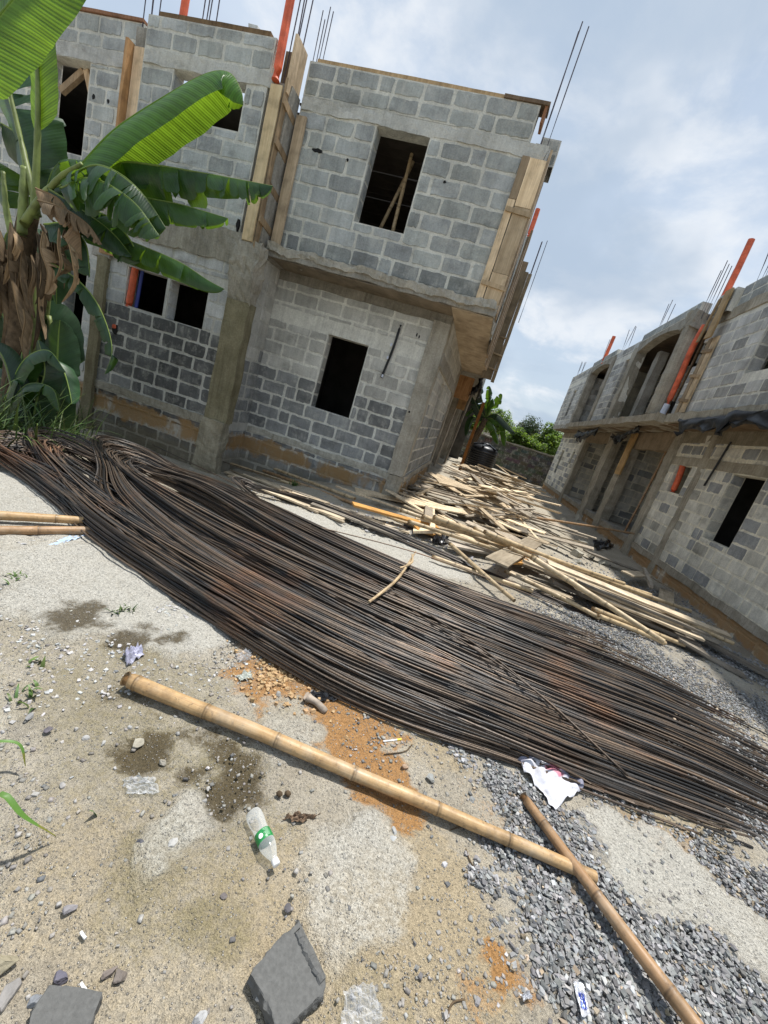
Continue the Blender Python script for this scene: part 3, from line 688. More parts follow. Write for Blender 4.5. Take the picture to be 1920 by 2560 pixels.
# ---------------------------------------------------------------- boundary wall, tank, far roof
cw = MB(); block_wall(cw, (0,26.6,0), FX, FN, -9, 9, -1, 1.7, colfn=lambda u,z,r: tuple(x*r.uniform(.05,.085) for x in (1,.97,.9)), course=.24, row0=-1, seed=101, mort=(.085,.083,.072), skip=[(1.62,1.8)])
M_OLDWALL = mat_masonry('old_masonry', (-.4,-.1), stain=(.12,.1,.05))
cwo = cw.build('boundary_wall', M_OLDWALL, loc=(0,26.6,0)); tag(cwo, 'dark weathered block boundary wall closing the far end of the alley', 'wall')
mb = MB(); rough_box(mb, (6.0,26.4,-.5), (6.35,26.7,1.72), .3, .02, (.5,.5,.45)); mb.build('pillar', M_CONC, cwo)
mb = MB(); rough_box(mb, (-9,26.52,1.7), (9,26.88,1.78), .25, .02, (.9,.9,.85)); mb.build('coping', M_CONC, cwo)
M_TANK = mat_plain('tank_plastic', (.012,.013,.016), .38, 0, .3, 4, .08, .5)
tp = (.72, 18.9, gz(.7,18.9))
tank = thing('water_tank', tp, 'black ribbed plastic water tank standing in front of the boundary wall', 'water tank')
def lathe(mb, c, prof, n=40, col=(1,1,1)):
    vs = [(c[0]+r*math.cos(6.28319*k/n), c[1]+r*math.sin(6.28319*k/n), c[2]+z) for r, z in prof for k in range(n)]
    fs = [(i*n+k, i*n+(k+1) % n, (i+1)*n+(k+1) % n, (i+1)*n+k) for i in range(len(prof)-1) for k in range(n)]
    mb.add(vs, fs + [tuple((len(prof)-1)*n+k for k in range(n))], col)
mb = MB(); pr = [(.55,0)]
for k in range(11): z = .05+k*.092; pr += [(.57,z),(.61,z+.02),(.61,z+.055),(.57,z+.075)]
lathe(mb, tp, pr + [(.58,1.1),(.56,1.18),(.4,1.27),(.2,1.3)]); mb.build('body', M_TANK, tank, smooth=True)
mb = MB(); lathe(mb, tp, [(.22,1.28),(.22,1.36),(.18,1.39),(.02,1.4)]); mb.build('lid', M_TANK, tank, smooth=True)
for a in range(6):
    mb = MB(); c, s_ = math.cos(a*1.047+.3), math.sin(a*1.047+.3)
    obox(mb, (tp[0]+c*.42, tp[1]+s_*.42, tp[2]+1.27), (c*.17,s_*.17,-.045), (-s_*.05,c*.05,0), (0,0,.035)); mb.build('shoulder_rib', M_TANK, tank)
M_ROOF = mat_plain('brown_roofing', (.10,.075,.065), .6, 0, .25, 2, .3)
M_RENDER = mat_plain('grey_render', (.3,.28,.25), .9)
fh = thing('distant_house', (0,62,0), 'distant house with a brown hipped roof seen above the boundary wall', 'house')
mb = MB(); box(mb, (-6.5,61,-1), (4.9,70,3.2)); mb.build('wall', M_RENDER, fh)
mb = MB(); mb.add([(-7.2,60,3.0),(5.9,60,3.0),(5.9,71,3.0),(-7.2,71,3.0),(-3.5,64,5.6),(2.6,64,5.6),(2.6,67,5.6),(-3.5,67,5.6)], [(0,1,5,4),(1,2,6,5),(2,3,7,6),(3,0,4,7),(4,5,6,7),(3,2,1,0)]); mb.build('roof', M_ROOF, fh)
# ================================================================ GROUND: one sheet, fine near the camera, reaching the horizon
_rng = np.random.default_rng(11)
_lat = _rng.random((256, 256))
def vnoise(x, y):
    xi = np.floor(x).astype(int); yi = np.floor(y).astype(int); fx = x-xi; fy = y-yi
    fx = fx*fx*(3-2*fx); fy = fy*fy*(3-2*fy); g = lambda a, b: _lat[a % 256, b % 256]
    return (g(xi,yi)*(1-fx)+g(xi+1,yi)*fx)*(1-fy)+(g(xi,yi+1)*(1-fx)+g(xi+1,yi+1)*fx)*fy
def fbm(x, y, o=5, r=.55):
    s = 0; a = 1; t = 0
    for k in range(o): s = s + a*vnoise(x*2**k+17.3*k, y*2**k+5.1*k); t += a; a *= r
    return s/t
def npss(t): t = np.clip(t, 0, 1); return t*t*(3-2*t)
def gz_np(x, y): return -0.45*npss((-x-1.5)/2.8)*npss((y-3.2)/3) - 0.2*npss((x-1.8)/2.6)
# zones: (photo point, radius across, radius along, weight)
ZONES = {
 'white': [((450,1560),.22,.3,1),((250,1460),.6,.45,.9),((120,1260),.8,.5,.85),((420,1450),.4,.3,.8),((455,2080),.075,.13,.72),((905,2190),.15,.2,.72),((820,2130),.1,.1,.6),((860,2330),.07,.08,.6),((700,1840),.12,.12,.5),((800,1320),1.3,.5,.9),((1000,1380),.9,.35,.9),((1480,1500),.7,.5,.5),((1700,1640),.9,.5,.45),((1640,2180),.3,.16,1.0),((1730,2260),.25,.15,.9),((1560,2110),.22,.12,.8),((1850,2330),.2,.12,.8),((1120,1810),.16,.1,.55),((60,1380),.5,.4,.6)],
 'tan': [((1000,2350),.2,.18,1),((760,2420),.2,.15,.8),((1130,2230),.16,.14,1),((1050,2130),.14,.14,.9),((700,2230),.2,.18,.7),((1180,2400),.12,.12,1),((430,2350),.25,.2,.5),((1080,1840),.2,.16,.8),((1850,2000),.3,.25,.8),((1720,2100),.25,.15,.8),((250,2250),.3,.25,.5)],
 'olive': [((260,1800),.3,.3,.5),((600,2120),.14,.2,.45),((120,1950),.25,.2,.35),((380,2240),.12,.1,.5),((500,1720),.2,.16,.55),((900,2480),.12,.08,.3),((300,1700),.25,.15,.5),((340,1870),.16,.16,.8),((560,1930),.12,.15,.8),((430,1900),.2,.15,.6),((180,1750),.25,.2,.6),((330,1640),.2,.12,.7),((400,2150),.11,.12,.75),((520,2290),.07,.07,.8),((600,2330),.06,.07,.7),((240,1950),.2,.12,.4),((690,1800),.1,.1,.3),((450,1820),.2,.12,.5),((80,1600),.3,.2,.35)],
 'damp': [((480,1950),.05,.04,.8),((530,1850),.05,.05,.7),((460,1830),.06,.04,.7),((640,1990),.04,.06,.7),((270,1870),.05,.04,.7),((380,1850),.08,.04,.8),((560,2020),.04,.04,.8),((230,1560),.07,.05,.7),((370,1570),.06,.04,.7),((350,1895),.1,.07,1.1),((590,1960),.075,.11,1.2),((570,1890),.07,.06,.9),((310,1900),.07,.05,.9),((190,1545),.1,.11,1.0),((320,1610),.09,.09,1.0),((430,1600),.06,.06,.8),((330,1740),.12,.05,.5),((1190,1335),.3,.3,.4),((960,1260),.25,.3,.5)],
 'orange': [((700,1680),.22,.22,.75),((890,1830),.2,.19,1.15),((960,1950),.15,.16,1.1),((1000,2010),.1,.08,.9),((830,1770),.14,.12,.9),((1240,2420),.05,.05,1.0),((1180,2480),.07,.04,.5),((1320,2480),.05,.05,.6),((640,1620),.14,.14,.5),((1860,1960),.3,.2,.45),((1750,2150),.3,.1,.4),((1250,2020),.2,.1,.3)],
 'gravel': [((1270,1960),.10,.1,1.1),((1330,2030),.14,.1,1.2),((1420,2080),.16,.09,1.2),((1300,2130),.14,.1,1.2),((1400,2180),.16,.1,1.2),((1480,2230),.18,.1,1.2),((1560,2310),.2,.11,1.2),((1480,2370),.16,.11,1.2),((1400,2300),.11,.11,1.1),((1620,2420),.2,.12,1.2),((1720,2500),.2,.11,1.2),((1550,2480),.15,.11,1.2),((1830,2440),.15,.1,1.0),((1450,2500),.09,.08,.8),((1230,2230),.07,.06,.7),((1380,2440),.06,.06,.7),((1290,2400),.08,.07,.35),
   ((1700,1680),1.3,.5,.75),((1850,1650),.8,.6,.9),((1560,1560),.7,.35,.8),((1800,1880),.45,.4,.75),((1880,2050),.3,.2,.8),((1860,2200),.25,.15,.7),((1650,1480),1.0,.5,.7),((1780,1800),.5,.3,.5),((1620,2060),.3,.1,.4),((1080,1760),.2,.2,.25),((1150,1860),.12,.1,.5),((1890,1780),.5,.4,.8),((60,1830),.07,.08,.55),((60,2480),.1,.07,.5)],
}
def zone_w(key, x, y, wob=1.0):
    w = np.zeros_like(x); dx = ((fbm(x*3.1+3, y*3.1, 3)-.5)*.34+(fbm(x*10+3, y*10, 5, .7)-.5)*.34)*wob; dy = ((fbm(x*3.1+41, y*3.1+9, 3)-.5)*.34+(fbm(x*10+41, y*10+9, 5, .7)-.5)*.34)*wob
    for (u, v), rx, ry, a in ZONES[key]:
        p = G(u, v); s = min(1.0, max(.35, rx/.25)); d = np.sqrt(((x+dx*s-p.x)/rx)**2 + ((y+dy*s-p.y)/ry)**2)
        w = np.maximum(w, a*npss((1.5-.8*d) if key in ('olive', 'damp', 'gravel', 'tan') else (1.45-d)*1.7))
    return w
def gravel_w(x, y): return np.clip(zone_w('gravel', x, y)*1.25-.2+.5*(fbm(x*7, y*7, 3)-.5), 0, 1)
def axis(a, b, st, lo, hi):
    c = list(np.arange(a, b, st)); s = st; p = b; 
    while p < hi: c.append(p); s *= 1.22; p += s
    c.append(hi); s = st; p = a-st; pre = []
    while p > lo: pre.append(p); s *= 1.22; p -= s
    return np.array([lo]+pre[::-1]+c)
gxs = axis(-3.6, 3.6, .022, -900, 900); gys = axis(.3, 5.4, .022, -300, 1500)
GX, GY = np.meshgrid(gxs, gys, indexing='ij'); gx, gy = GX.ravel(), GY.ravel()
wts = {k: zone_w(k, gx, gy) for k in ('white', 'olive', 'damp', 'orange', 'tan')}; wts['gravel'] = gravel_w(gx, gy)
near = np.exp(-np.maximum(0, np.hypot(gx, gy-2)-5)/4)
def ground_h(x, y):
    return gz_np(x, y) + .05*(fbm(x*.9, y*.9, 3)-.5) + .028*(fbm(x*4.3+9, y*4.3, 4)-.5)
gzv = gz_np(gx, gy) + near*(.05*(fbm(gx*.9, gy*.9, 3)-.5) + .028*(fbm(gx*4.3+9, gy*4.3, 4)-.5) + .012*(fbm(gx*17, gy*17, 3)-.5) + .014*npss((wts['white']+1.2*(fbm(gx*8, gy*8, 4)-.5)-.35)*5) - .012*npss((fbm(gx*2.6+5, gy*1.4, 3)-.62)*9) - .008*wts['damp'])
me = bpy.data.meshes.new('ground'); nx, ny = len(gxs), len(gys)
ii, jj = np.meshgrid(np.arange(nx-1), np.arange(ny-1), indexing='ij'); a0 = (ii*ny+jj).ravel()
quads = np.stack([a0, a0+ny, a0+ny+1, a0+1], 1)
me.vertices.add(nx*ny); me.vertices.foreach_set('co', np.stack([gx, gy, gzv], 1).astype(np.float32).ravel())
me.loops.add(quads.size); me.loops.foreach_set('vertex_index', quads.ravel().astype(np.int32))
me.polygons.add(len(quads)); me.polygons.foreach_set('loop_start', (np.arange(len(quads))*4).astype(np.int32))
me.polygons.foreach_set('use_smooth', np.ones(len(quads), dtype=bool)); me.update(calc_edges=True)
for k, v in wts.items():
    at = me.attributes.new(k, 'FLOAT', 'POINT'); at.data.foreach_set('value', v.astype(np.float32))
m = NT('site_earth'); p = m.pos(kind='world')
nA = m.noise(p, 1.6, 8, .65); nB = m.noise(p, 14, 6, .7); nC = m.noise(p, 75, 4, .7); nD = m.noise(p, 230, 2, .6)
c = m.mix(m.ramp(nA, [(.35, 0), (.65, 1)]), (.39, .345, .27), (.53, .485, .40))
far_ = m.n('ShaderNodeSeparateXYZ'); m.l(p, far_.inputs[0])
nE = m.noise(p, 30, 6, .75)
def w_(name, lo=.3, hi=.6, amp=.95):
    x = m.math('ADD', m.attr(name).outputs['Fac'], m.math('MULTIPLY', m.math('SUBTRACT', m.math('ADD', m.math('ADD', nB, nE), nC), 1.5), amp)); return m.ramp(x, [(lo, 0), (hi, 1)])
c = m.mix(m.math('MULTIPLY', w_('tan', .1, .9, 1.0), .8), c, m.mix(nB, (.38, .30, .18), (.53, .43, .28)))
c = m.mix(m.math('MULTIPLY', w_('olive', .15, .95, 1.3), .8), c, m.mix(nB, (.19, .16, .08), (.32, .275, .16)))
c = m.mix(m.math('MULTIPLY', w_('orange', .25, .75, .8), .92), c, m.mix(nB, (.36, .175, .06), (.5, .28, .11)))
c = m.mix(m.math('MULTIPLY', w_('white', .2, .9, 1.0), .68), c, m.mix(nB, (.5, .49, .44), (.68, .665, .61)))
c = m.mix(m.math('MULTIPLY', w_('damp', .25, .85, 1.3), .9), c, m.mix(nB, (.055, .043, .024), (.15, .118, .068)))
c = m.mix(m.math('MULTIPLY', w_('gravel', .3, .65), .6), c, m.mix(nB, (.2, .185, .16), (.36, .32, .26)))
vo = m.n('ShaderNodeTexVoronoi', feature='F1'); vo.inputs['Scale'].default_value = 95; m.l(p, vo.inputs['Vector'])
sp_ = m.math('MULTIPLY', m.ramp(vo.outputs['Distance'], [(.2, 1), (.33, 0)]), m.ramp(vo.outputs['Color'], [(.55, 0), (.6, 1)]))
c = m.mix(m.math('MULTIPLY', sp_, .75), c, m.mix(vo.outputs['Color'], (.16, .14, .12), (.6, .57, .52)))
c = m.mix(.9, c, m.ramp(nC, [(.28, .58), (.5, 1.0), (.72, 1.25)]), 'MULTIPLY'); c = m.mix(.9, c, m.ramp(nD, [(.3, .62), (.5, 1.0), (.7, 1.25)]), 'MULTIPLY')
h = m.math('ADD', m.math('ADD', m.math('MULTIPLY', nB, 1.2), m.math('MULTIPLY', nC, .6)), m.math('ADD', m.math('MULTIPLY', nD, .25), m.math('MULTIPLY', sp_, .35)))
me.materials.append(m.done(m.bsdf(c, .97, normal=m.bump(h, 1.0, .03), spec=.12)))
go = bpy.data.objects.new('ground', me); COL.objects.link(go); tag(go, kind='structure')
def gh(x, y): return float(ground_h(np.array([x]), np.array([y]))[0])
def GG(u, v, h=0.0):                                    # photo point on the bumpy ground
    p = G(u, v, h); return p

# ---------------------------------------------------------------- loose stone: chips, pebbles, clods (stuff)
M_CHIP = mat_plain('granite_chips', (1, 1, 1), .85, 0, .35, 60, .5, .25)
IV = np.array([(x,y,z) for z in (-1,1) for x,y in ((-1,-1),(1,-1),(1,1),(-1,1))], float)*.72
IF = np.array([(0,2,1),(0,3,2),(4,5,6),(4,6,7),(0,1,5),(0,5,4),(1,2,6),(1,6,5),(2,3,7),(2,7,6),(3,0,4),(3,4,7)])
def stones(name, pts, size, cols, label, seed, flat=(.38,.75), jit=.42, sink=.25, parent=None):
    r = np.random.default_rng(seed); n = len(pts)
    sh = IV[None] * (1 + r.uniform(-jit, jit, (n, 8, 3))*1.25); sc3 = np.stack([r.uniform(.8,1.3,n), r.uniform(.65,1.05,n), r.uniform(flat[0],flat[1],n)], 1)
    v = sh*sc3[:,None,:]*size[:,None,None]*.5
    th = r.uniform(0, 6.283, n); tl = r.uniform(-.5, .5, n); c, s = np.cos(th), np.sin(th); ct, st = np.cos(tl), np.sin(tl)
    y = v[...,1]*ct[:,None]-v[...,2]*st[:,None]; z = v[...,1]*st[:,None]+v[...,2]*ct[:,None]; x = v[...,0]
    v = np.stack([x*c[:,None]-y*s[:,None], x*s[:,None]+y*c[:,None], z], 2) + pts[:,None,:]; v[...,2] += (size*flat[0]*.5*(1-sink))[:,None]
    F = (IF[None] + (np.arange(n)*8)[:,None,None]).reshape(-1, 3)
    me = bpy.data.meshes.new(name); me.vertices.add(n*8); me.vertices.foreach_set('co', v.astype(np.float32).ravel())
    me.loops.add(F.size); me.loops.foreach_set('vertex_index', F.ravel().astype(np.int32))
    me.polygons.add(len(F)); me.polygons.foreach_set('loop_start', (np.arange(len(F))*3).astype(np.int32)); me.update(calc_edges=True)
    at = me.attributes.new('tint', 'FLOAT_COLOR', 'POINT'); cc = np.concatenate([np.repeat(cols, 8, 0), np.ones((n*8, 1))], 1)
    at.data.foreach_set('color', cc.astype(np.float32).ravel()); me.materials.append(M_CHIP)
    if name != 'pebbles': me.shade_flat()
    o = bpy.data.objects.new(name, me); COL.objects.link(o); return tag(o, label, 'gravel' if name == 'gravel' else name, kind='stuff')
def scatter(n, x0, x1, y0, y1, wf, seed, power=1.0):
    r = np.random.default_rng(seed); out = []; tot = 0
    while tot < n:
        x = r.uniform(x0, x1, 40000); y = r.uniform(y0, y1, 40000)
        k = r.random(40000) < wf(x, y)**power*np.clip(2.4/np.hypot(np.hypot(x, y), 1.6), 0, 1)**1.3
        out.append(np.stack([x[k], y[k]], 1)); tot += k.sum()
    q = np.concatenate(out)[:n]; return np.column_stack([q, ground_h(q[:,0], q[:,1])])
def greys(n, lo, hi, seed, warm=(1,1,1)):
    r = np.random.default_rng(seed); g = r.uniform(lo, hi, n)**1.0; return np.stack([g*warm[0]*r.uniform(.95,1.05,n), g*warm[1], g*warm[2]*r.uniform(.97,1.06,n)], 1)
r9 = np.random.default_rng(5)
gp = scatter(40000, .1, 4.6, .75, 6.2, lambda x, y: gravel_w(x, y)**1.15+.008*(x > .35), 21)
gsz = .007+.018*r9.random(len(gp))**1.3; gp[:,2] += r9.uniform(-.004, .016, len(gp))*np.clip(gravel_w(gp[:,0], gp[:,1])*1.6-.5, 0, 1)
gcol = greys(len(gp), .13, .40, 3, (1.0, 1.0, .98)); k = r9.random(len(gp)) < .12; gcol[k] *= 1.5
k = r9.random(len(gp)) < .05; gcol[k] *= np.array([1.35, 1.1, .8])
stones('gravel', gp, gsz, gcol, 'loose grey granite chippings spread over the right foreground and around the bar ends', 4)
def peb_w(x, y): return .06 + .94*np.clip(fbm(x*2.2+7, y*2.2, 5, .65)*3.4-1.45, 0, 1)
pp = scatter(24000, -4.5, 2.0, .45, 5.5, peb_w, 33)
psz = .004 + .016*r9.random(len(pp))**3.6
pcol = greys(len(pp), .22, .48, 6, (1.05, 1.0, .9)); k = r9.random(len(pp)) < .1; pcol[k] = greys(int(k.sum()), .12, .25, 7)
stones('pebbles', pp, psz, pcol, 'small pale pebbles and crumbs of mortar strewn over the sandy ground', 5, (.5,.9), .25, .55)
def at_px(u, v, n, sx, sy, seed):
    r = np.random.default_rng(seed); p = G(u, v); q = np.stack([p.x+r.normal(0, sx, n), p.y+r.normal(0, sy, n)], 1); return np.column_stack([q, ground_h(q[:,0], q[:,1])])
cl = np.concatenate([at_px(690,1690,170,.085,.1,1), at_px(660,1640,60,.1,.08,2), at_px(760,1730,60,.1,.08,3)])
stones('clods', cl, r9.uniform(.008,.028,len(cl)), greys(len(cl), .42, .6, 9, (1.0,.68,.36)), 'small ochre clods of laterite crumbled beside the steel heap', 6, (.6,.95))
bg = np.concatenate([at_px(1800,1640,900,.5,.35,11), at_px(1650,1500,900,.8,.5,12), at_px(900,1300,600,.9,.25,13)])
stones('rubble', bg, r9.uniform(.012,.045,len(bg)), greys(len(bg), .2, .5, 10), 'pale broken rubble scattered along the foot of the timber stacks', 7)
cr = np.concatenate([at_px(300,1460,1500,.5,.33,31), at_px(450,1480,900,.28,.25,32), at_px(120,1300,900,.5,.3,33), at_px(200,1640,500,.35,.2,34)])
stones('mortar_crumbs', cr, .005+.018*r9.random(len(cr))**2.2, greys(len(cr), .38, .62, 12, (1.0,.99,.95)), 'whitish crumbs of dried mortar crusted over the dust below the bars', 8, (.4,.8), .35, .5)
# individual bigger stones
M_STONE = mat_plain('field_stone', (1,1,1), .9, 0, .3, 25, .6, .2)
STONES = [((350,2110+0),.05,(.12,.12,.14),'small dark grey stone left of the plastic bottle'),((980,2100),.05,(.45,.46,.45),None),((1075,1950),.075,(.36,.37,.35),'pale chunk of broken concrete beside the orange earth'),((1062,1985),.05,(.28,.28,.26),'small grey stone below the pale concrete chunk'),((1010,1920),.06,(.5,.33,.2),'crumpled tan lump lying on the orange earth'),((865,1848),.035,(.55,.33,.12),'ochre stone on the orange earth above the long bamboo'),((375,2195),.035,(.08,.085,.1),'black stone below the white dust patch'),((300,2440),.06,(.22,.18,.15),'rough brown stone near the bottom left fragments'),((120,1830),.06,(.17,.15,.17),'dark oval stone left of the long bamboo'),((155,1970),.035,(.4,.38,.36),'small two-tone stone left of the clear bag'),((345,1860),.07,(.44,.4,.3),'flat tan stone in the damp patch'),((405,1910),.05,(.4,.36,.28),'pale tan stone beside the damp patch'),((520,1975),.03,(.5,.48,.44),None),((175,2275),.05,(.3,.28,.29),'grey stone in the left foreground sand'),((985,2085),.055,(.42,.43,.42),'light grey stone under the long bamboo pole'),((1775,1790),.07,(.17,.16,.17),'dark oblong stone on the gravel right of the bars'),((430,2110),.05,(.5,.49,.46),'white lump on the edge of the white dust patch'),((650,2490),.045,(.5,.48,.45),'pale pebble against the large broken block'),((25,2480),.08,(.3,.28,.26),None),((10,2420),.09,(.36,.31,.19),'yellowish stone at the left edge of the frame'),((1400,2500),.03,(.6,.55,.36),'cream oval pebble beside the blue sachet'),((270,2430),.045,(.25,.2,.17),None),((150,2440),.05,(.16,.15,.2),None),((720,2270),.035,(.13,.12,.13),'dark stone above the large broken block'),((695,1740),.05,(.34,.33,.3),None),((1180,2000),.05,(.3,.31,.3),None),((560,2240),.03,(.2,.17,.16),None),((260,1855),.04,(.5,.49,.46),None),((215,1845),.045,(.46,.45,.43),None),((70,1800),.055,(.3,.3,.3),None),((90,2560-60),.06,(.28,.3,.33),None),((1350,1480),.05,(.4,.39,.36),None),((500,2540),.05,(.5,.5,.5),None),((1280,2230),.05,(.2,.21,.22),None)]
def stone_mesh(seed, size, col, flat=.62):
    rnd = random.Random(seed); bm = bmesh.new(); bmesh.ops.create_icosphere(bm, subdivisions=4, radius=.5); size *= .8; col = tuple(c*.75+.25*sum(col)/3 for c in col)
    ax = Vector((rnd.uniform(.9,1.3), rnd.uniform(.65,.95), flat*rnd.uniform(.8,1.1)))
    cuts = [(Vector((rnd.uniform(-1,1), rnd.uniform(-1,1), rnd.uniform(-.4,1))).normalized(), rnd.uniform(.2,.38)) for _ in range(13)]
    for v in bm.verts:
        p = v.co.copy()
        for nrm, dd in cuts:
            e = p.dot(nrm)-dd
            if e > 0: p -= nrm*e*.97
        p += mnoise.noise_vector(p*5+Vector((seed,0,0)))*.03 + mnoise.noise_vector(p*17+Vector((seed,3,0)))*.012
        v.co = Vector((p.x*ax.x, p.y*ax.y, p.z*ax.z))*size
    mb = MB(); mb.add([v.co.copy() for v in bm.verts], [[v.index for v in f.verts] for f in bm.faces], col); bm.free(); return mb
import bmesh
for k, ((u, v), s, col, lab) in enumerate(STONES):
    p = G(u, v); o = stone_mesh(k+1, s, col).build('stone', M_STONE, None, smooth=False)
    o.location = (p.x, p.y, gh(p.x, p.y)+s*.18); o.rotation_euler = (0, 0, k*1.7)
    tag(o, lab or 'rough fist sized stone half sunk in the sandy foreground', 'stone', 'loose stones on the ground')
# ================================================================ REINFORCEMENT BARS: each hairpin bar is one thing
m = NT('rusty_bar'); p = m.pos(kind='world'); rnd_ = m.n('ShaderNodeObjectInfo').outputs['Random']
n1 = m.noise(p, 3.2, 6, .7); n2 = m.noise(p, 60, 4, .7)
f = m.math('ADD', m.math('MULTIPLY', n1, 1.1), m.math('MULTIPLY', m.math('SUBTRACT', rnd_, .5), .5))
c = m.mix(m.ramp(f, [(.42, 0), (.75, 1)]), (.07, .065, .061), (.16, .115, .08))
c = m.mix(m.ramp(m.noise(p, 1.1, 5, .6), [(.56, 0), (.72, .7)]), c, (.27, .12, .05))
c = m.mix(1.0, c, m.ramp(m.math('FRACT', m.math('MULTIPLY', rnd_, 7.3)), [(0, .3), (.55, .6), (.85, 1.0), (1, 1.9)]), 'MULTIPLY'); c = m.mix(.85, c, m.ramp(n2, [(.25, .6), (.5, 1.0), (.75, 1.4)]), 'MULTIPLY')
M_BAR = m.done(m.bsdf(c, .42, .3, m.bump(n2, .4, .004), .5))
BAR_R = .0066
def hairpin(apex, ax_dir, r, z_loop, front, back, jx, rnd, lay, wid):
    """front / back: control points (x, y) from the loop to the bar ends; jx: place of this bar in the nest of loops (-1..1)"""
    A = Vector((apex[0], apex[1])); d = Vector(ax_dir).normalized(); s = Vector((-d.y, d.x))
    def leg(P, sgn):
        out = []; ph = rnd.gauss(0, .16); e1 = rnd.gauss(0, .25); n = len(P)
        for k, q in enumerate(P):
            q = Vector(q); t = Vector(P[min(k+1, n-1)])-Vector(P[max(k-1, 0)]); t.normalize(); nm = Vector((-t.y, t.x))
            w = wid*(.35, .8, 1.0, 1.0, 1.05)[min(4, k*4//(n-1))]
            o = q + nm*(sgn*jx*w + (ph*(.4+.6*k/(n-1)) + (e1*.6 if k == n-1 else 0))*wid*.75)
            if k == n-1: o += t*(rnd.gauss(0, .42) - .8*max(0, rnd.gauss(0, .5)))
            out.append(o)
        return out
    F = leg(front, -1); B = leg(back, 1); nf, nb = len(F), len(B); zt = .012 + lay*.0165
    pts = [Vector((q.x, q.y, zt*(1.1-1.02*(k/(nf-1))**2.2))) for k, q in list(enumerate(F))[::-1]]
    rr = r*(.75+.45*jx)
    for th in (-80, -42, 0, 42, 80):
        a = rad(th); e = A - d*(rr*1.25*math.cos(a)+.22*jx*r) + s*(rr*math.sin(a))
        pts.append(Vector((e.x, e.y, .03 + z_loop*(1+.3*math.cos(a))*(1+.25*jx) + lay*.003)))
    pts += [Vector((q.x, q.y, zt*(1.1-1.02*(k/(nb-1))**2.2))) for k, q in enumerate(B)]
    C = crom(pts, 84)
    for q in C:
        g = gz(q.x, q.y); q.z = max(gh(q.x, q.y) + BAR_R*.7, g + q.z)
    return C
BUN = [ # apex, direction into the loop, radius, loop height, front path, back path, bars, half width
 ((-4.15,3.28), (1,-.35), .22, .10, [(-3.5,2.98),(-2.0,2.55),(-.3,2.18),(.8,2.26),(1.6,2.36)], [(-3.5,3.25),(-1.9,2.72),(.2,2.42),(2.4,2.62)], 46, .2),
 ((-4.1,3.66), (1,-.55), .26, .15, [(-3.55,3.15),(-2.3,2.62),(-.5,2.32),(.8,2.4),(1.9,2.54)], [(-3.35,3.7),(-1.6,3.12),(.4,2.78),(2.9,2.9)], 52, .22),
 ((-3.95,4.4), (1,-.8), .33, .20, [(-3.45,3.62),(-2.55,2.92),(-1.2,2.44),(.6,2.36),(2.3,2.55)], [(-3.1,4.62),(-1.6,4.06),(0,3.88),(1.7,4.12)], 70, .25),
 ((-3.4,4.0), (1,-.5), .25, .16, [(-2.9,3.46),(-1.5,3.05),(.4,2.96),(2.7,3.25)], [(-2.7,4.1),(-1.2,3.6),(.5,3.45),(2.6,3.66)], 62, .25),
 ((-2.75,5.2), (1,-.2), .14, .12, [(-2.42,4.8),(-1.8,4.32),(-.5,4.12),(1.1,4.2)], [(-2.4,5.32),(-.9,5.22),(.4,5.06),(1.75,5.0)], 30, .09)]
BL = ['long bent steel bar in the lowest bundle along the near edge of the heap', 'long bent steel bar in the second bundle of the heap, just behind the near edge', 'long bent steel bar in the big looped bundle crossing the middle of the heap', 'long bent steel bar in the inner bundle with the small nested loops', 'long rusty steel bar in the thin separate bundle by the wall']
rb = random.Random(77)
for bi, (ap, dr, r, zl, fr, bk, n, wid) in enumerate(BUN):
    sub = [rb.uniform(-.07,.07) for _ in range(14)]; sub2 = [rb.randrange(7) for _ in range(14)]
    for k in range(n):
        jx = (k+.5)/n*2-1; g_ = k*14//n; sm = .3 if bi == 4 else 1.0
        apj = (ap[0]+(sub[g_]*.8+rb.gauss(0,.02))*sm, ap[1]+(sub[13-g_]*.6+rb.gauss(0,.02))*sm)
        C = hairpin(apj, (dr[0], dr[1]+sub[g_]*.8), r, zl*(1+sub[g_]*2), fr, bk, jx+rb.gauss(0,.05), rb, (sub2[g_]+rb.choice([0,1,2]))*(.5 if bi == 4 else 1)+bi*.9*(bi < 4)+2.5, wid)
        mb = MB(); tube(mb, C, BAR_R, 6)
        o = mb.build('steel_bar', M_BAR, None, smooth=True, loc=tuple(C[42])); tag(o, BL[bi], 'rebar', 'steel bars of bundle ' + ('one','two','three','four','five')[bi])
# the bars lying hidden lowest in the heap, past the three hundred that show largest
mb = MB()
for k in range(90):
    bi = k % 4; ap, dr, r, zl, fr, bk, n, wid = BUN[bi]
    C = hairpin((ap[0]+rb.uniform(-.06,.1), ap[1]+rb.uniform(-.08,.08)), dr, r*rb.uniform(.7,1.1), zl*.7, fr, bk, rb.uniform(-1.1,1.1), rb, rb.choice([0,1,2,3]), wid*1.05)
    tube(mb, C, BAR_R, 5)
o = mb.build('steel_bars_below', M_BAR, None, smooth=True); tag(o, 'mass of further bent steel bars lying underneath the heap', 'rebar', kind='stuff')
